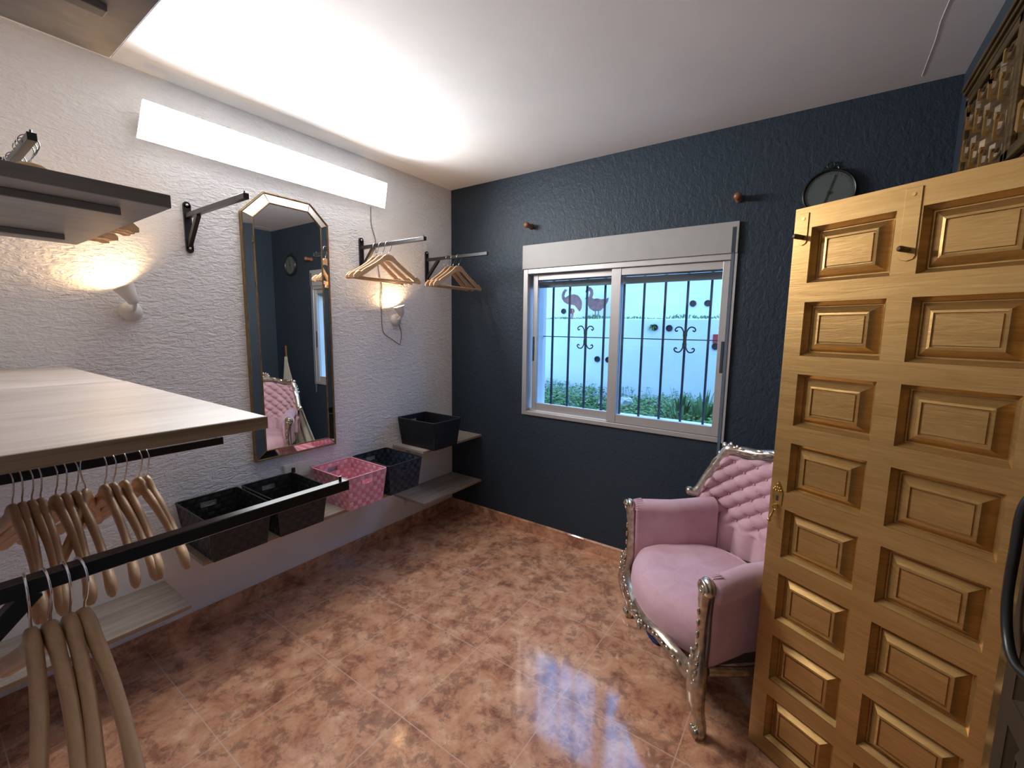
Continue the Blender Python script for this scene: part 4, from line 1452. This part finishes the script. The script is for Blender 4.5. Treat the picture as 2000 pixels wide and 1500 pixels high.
# arms
def arm_section(t):
    """x-z outline of the padded arm, t 0..1 back to front; centred near |x| = 0.35"""
    g = 1.0
    pts = []
    cx, cz, R = 0.350, 0.578, 0.046
    for k in range(15):
        a = radians(200 - k * (255 / 14.0))
        pts.append((cx + R * 1.08 * cos(a), cz + R * sin(a)))
    pts += [(0.372, 0.520), (0.366, 0.42), (0.360, 0.30), (0.352, 0.285), (0.318, 0.285), (0.305, 0.32), (0.300, 0.42), (0.300, 0.50), (0.302, 0.54)]
    return pts
for s in (-1, 1):
    rings = []
    ys = [-0.012, -0.006, 0.0, 0.02, 0.08, 0.16, 0.24, 0.32, 0.38]
    sc = [0.80, 0.92, 0.97, 1.0, 1.0, 1.0, 0.99, 0.98, 0.96]
    base = arm_section(0)
    for y, q in zip(ys, sc):
        flare = 0.0
        rr = []
        for x, z in base:
            xx = 0.335 + (x - 0.335) * q
            zz = 0.46 + (z - 0.46) * (0.96 + 0.04 * q)
            shift = -0.050 * min(1, max(0, (y - 0.01) / 0.16))
            if z > 0.52:
                zz += 0.022 * min(1, max(0, y / 0.35))
            rr.append(Vector((s * (xx + shift), y + 0.004, zz)))
        rings.append(rr)
    MB().loft(rings).build('armrest', M_VELVET, CH, smooth=True)
    # pleats gathered round the scroll
    m = MB()
    for k in range(7):
        a = radians(170 - k * 14)
        m.tube([(s * (0.352 + 0.030 * cos(a)), -0.012, 0.578 + 0.030 * sin(a)), (s * (0.352 + 0.046 * cos(a)), -0.006, 0.578 + 0.044 * sin(a)), (s * (0.352 + 0.049 * cos(a)), 0.03, 0.58 + 0.047 * sin(a))], 0.0035, 6)
    m.build('gathered_pleats', M_VELVET, CH, smooth=True)
    # front post: scroll, stem, cabriole leg, foot
    pth = [(0.352, -0.022, 0.590), (0.345, -0.024, 0.560), (0.338, -0.022, 0.50), (0.333, -0.020, 0.42), (0.335, -0.022, 0.34), (0.345, -0.030, 0.27), (0.352, -0.038, 0.21), (0.350, -0.030, 0.14), (0.343, -0.012, 0.08), (0.340, -0.004, 0.045), (0.340, -0.008, 0.02), (0.340, -0.008, 0.0)]
    rr = [0.026, 0.024, 0.019, 0.018, 0.022, 0.031, 0.034, 0.027, 0.020, 0.021, 0.026, 0.023]
    cc = crv([(s * x, y, z) for x, y, z in pth], 4)
    rs = []
    for i in range(len(cc)):
        t_ = i / (len(cc) - 1) * (len(rr) - 1)
        k = min(int(t_), len(rr) - 2)
        rs.append(rr[k] + (rr[k + 1] - rr[k]) * (t_ - k))
    m = MB().tube(cc, 0.02, 14, rs=rs)
    m.v = [v if not (v.z < 0.001) else Vector((v.x, v.y, 0.0)) for v in m.v]
    m.build('front_leg', M_SILVER, CH, smooth=True)
    m = MB()
    m.ball((s * 0.356, -0.026, 0.592), (0.036, 0.022, 0.036), 16, 10)
    m.tube([(s * (0.356 + (0.030 - 0.0016 * k) * cos(k * 0.55)), -0.044, 0.592 + (0.030 - 0.0016 * k) * sin(k * 0.55)) for k in range(16)], 0.006, 8)
    m.build('scroll_carving', M_SILVER, CH, smooth=True)
    m = MB()
    for k in range(6):
        z = 0.54 - k * 0.045
        m.ball((s * 0.340, -0.042, z), (0.006, 0.006, 0.014), 8, 6)
    for k in range(7):
        z = 0.33 - k * 0.030
        for q in (-1, 1):
            m.ball((s * 0.347 + q * 0.015, -0.058 + 0.03 * abs(z - .24) * 3, z), (0.008, 0.008, 0.020), 8, 6, Matrix.Rotation(q * 0.5, 3, 'Y'))
    m.build('leg_carving', M_SILVER, CH, smooth=True)
    m = MB()
    for q in (-1, 0, 1):
        m.ball((s * 0.340 + q * 0.014, -0.028, 0.022), (0.009, 0.012, 0.020), 8, 6)
    m.build('foot_carving', M_SILVER, CH, smooth=True)
    MB().tube([(s * 0.372, -0.014, 0.57), (s * 0.362, -0.010, 0.50), (s * 0.362, -0.010, 0.40), (s * 0.364, -0.014, 0.30)], 0.006, 8).build('gimp_braid', M_SILVER_D, CH, smooth=True)
    # side rail and rear leg
    MB().tube(crv([(s * 0.350, 0.0, 0.270), (s * 0.345, 0.15, 0.252), (s * 0.335, 0.30, 0.258), (s * 0.300, 0.45, 0.275)], 5), 0.017, 8).build('side_rail', M_SILVER, CH, smooth=True)
    cc = crv([(s * 0.285, 0.455, 0.40), (s * 0.285, 0.465, 0.27), (s * 0.290, 0.49, 0.13), (s * 0.300, 0.54, 0.0)], 5)
    MB().tube(cc, 0.02, 10, rs=[0.026 - 0.010 * i / (len(cc) - 1) for i in range(len(cc))]).build('rear_leg', M_SILVER, CH, smooth=True)
# serpentine front apron
def apron_pt(x):
    q = 1 - (x / 0.34) ** 2
    return Vector((x, -0.030 - 0.075 * q, 0.248 + 0.012 * q - 0.014 * cos(x / 0.34 * 2 * pi) * (1 if abs(x) < .34 else 0)))
ap = [apron_pt(-0.335 + 0.67 * k / 48) for k in range(49)]
m = MB()
rings = []
for i, p in enumerate(ap):
    a = abs(2 * i / 48 - 1)
    hh = 0.020 + 0.016 * (a ** 4) + 0.010 * exp(-(a / .2) ** 2)
    rings.append([p + Vector((0, dy, dz * hh)) for dy, dz in ((0.014, 1), (-0.004, 1), (-0.014, 0.5), (-0.010, -0.2), (-0.016, -0.8), (-0.006, -1.1), (0.014, -1))])
m.loft(rings)
m.build('front_apron', M_SILVER, CH, smooth=True)
m = MB()
for i in range(4, 45, 2):
    p = ap[i]
    m.ball(p + Vector((0, -0.016, 0.004 * (-1) ** (i // 2))), (0.012, 0.007, 0.008), 8, 6, Matrix.Rotation(0.6 * (-1) ** (i // 2), 3, 'Y'))
for k in range(-2, 3):
    m.ball(apron_pt(0) + Vector((0.022 * k, -0.020, -0.012 + 0.01 * (2 - abs(k)))), (0.010, 0.009, 0.020), 10, 8, Matrix.Rotation(-k * 0.4, 3, 'Y'))
m.build('apron_carving', M_SILVER, CH, smooth=True)
# under-seat frame
m = MB().box(-0.31, 0.31, 0.02, 0.44, 0.255, 0.30)
m.build('seat_frame', M_SILVER_D, CH)

# blue pad on the floor under the chair's front edge
o = MB().prism([(0.075 * cos(a) * 1.0, 0.028 * sin(a)) for a in [2 * pi * k / 28 for k in range(28)]], 0.0, 0.014, lambda u, v, d: Vector((u, v, d))).build('floor_pad', M_BLUEP, bevel=0.003)
o.location = (1.835, -0.560, 0)
o.rotation_euler = (0, 0, radians(-52))
tag(o, 'small dark blue oval pad on the floor under the armchair front', 'pad')

# ================================================================== CANVAS IN THE CORNER (seen in the mirror)
t = thing('canvas_canopy', 'cream canvas draped over a leaning pole in the corner, seen in the mirror', 'canopy', (2.47, -0.045, 0))
MB().cyl((-0.02, 0, 0.0), (0.02, 0, 1.25), 0.010, 12).build('pole', M_PEG, t, smooth=True)
rings = []
for j in range(26):
    v = j / 25
    z = 1.12 * (1 - v) + 0.01
    ring = []
    left = 0.02 + 0.74 * v ** 1.35
    right = 0.03 + 0.16 * v
    for i in range(49):
        u = i / 48
        x = -left + (left + right) * u
        y = -0.014 - 0.022 * v * (0.5 + 0.5 * sin(u * 26 + v * 1.5)) - 0.006 * v
        ring.append(Vector((x, y, z)))
    rings.append(ring)
m = MB().loft(rings, closed_ring=False, caps=False)
o = m.build('canvas', M_CLOTH, t, smooth=True)
md = o.modifiers.new('solid', 'SOLIDIFY')
md.thickness = 0.003
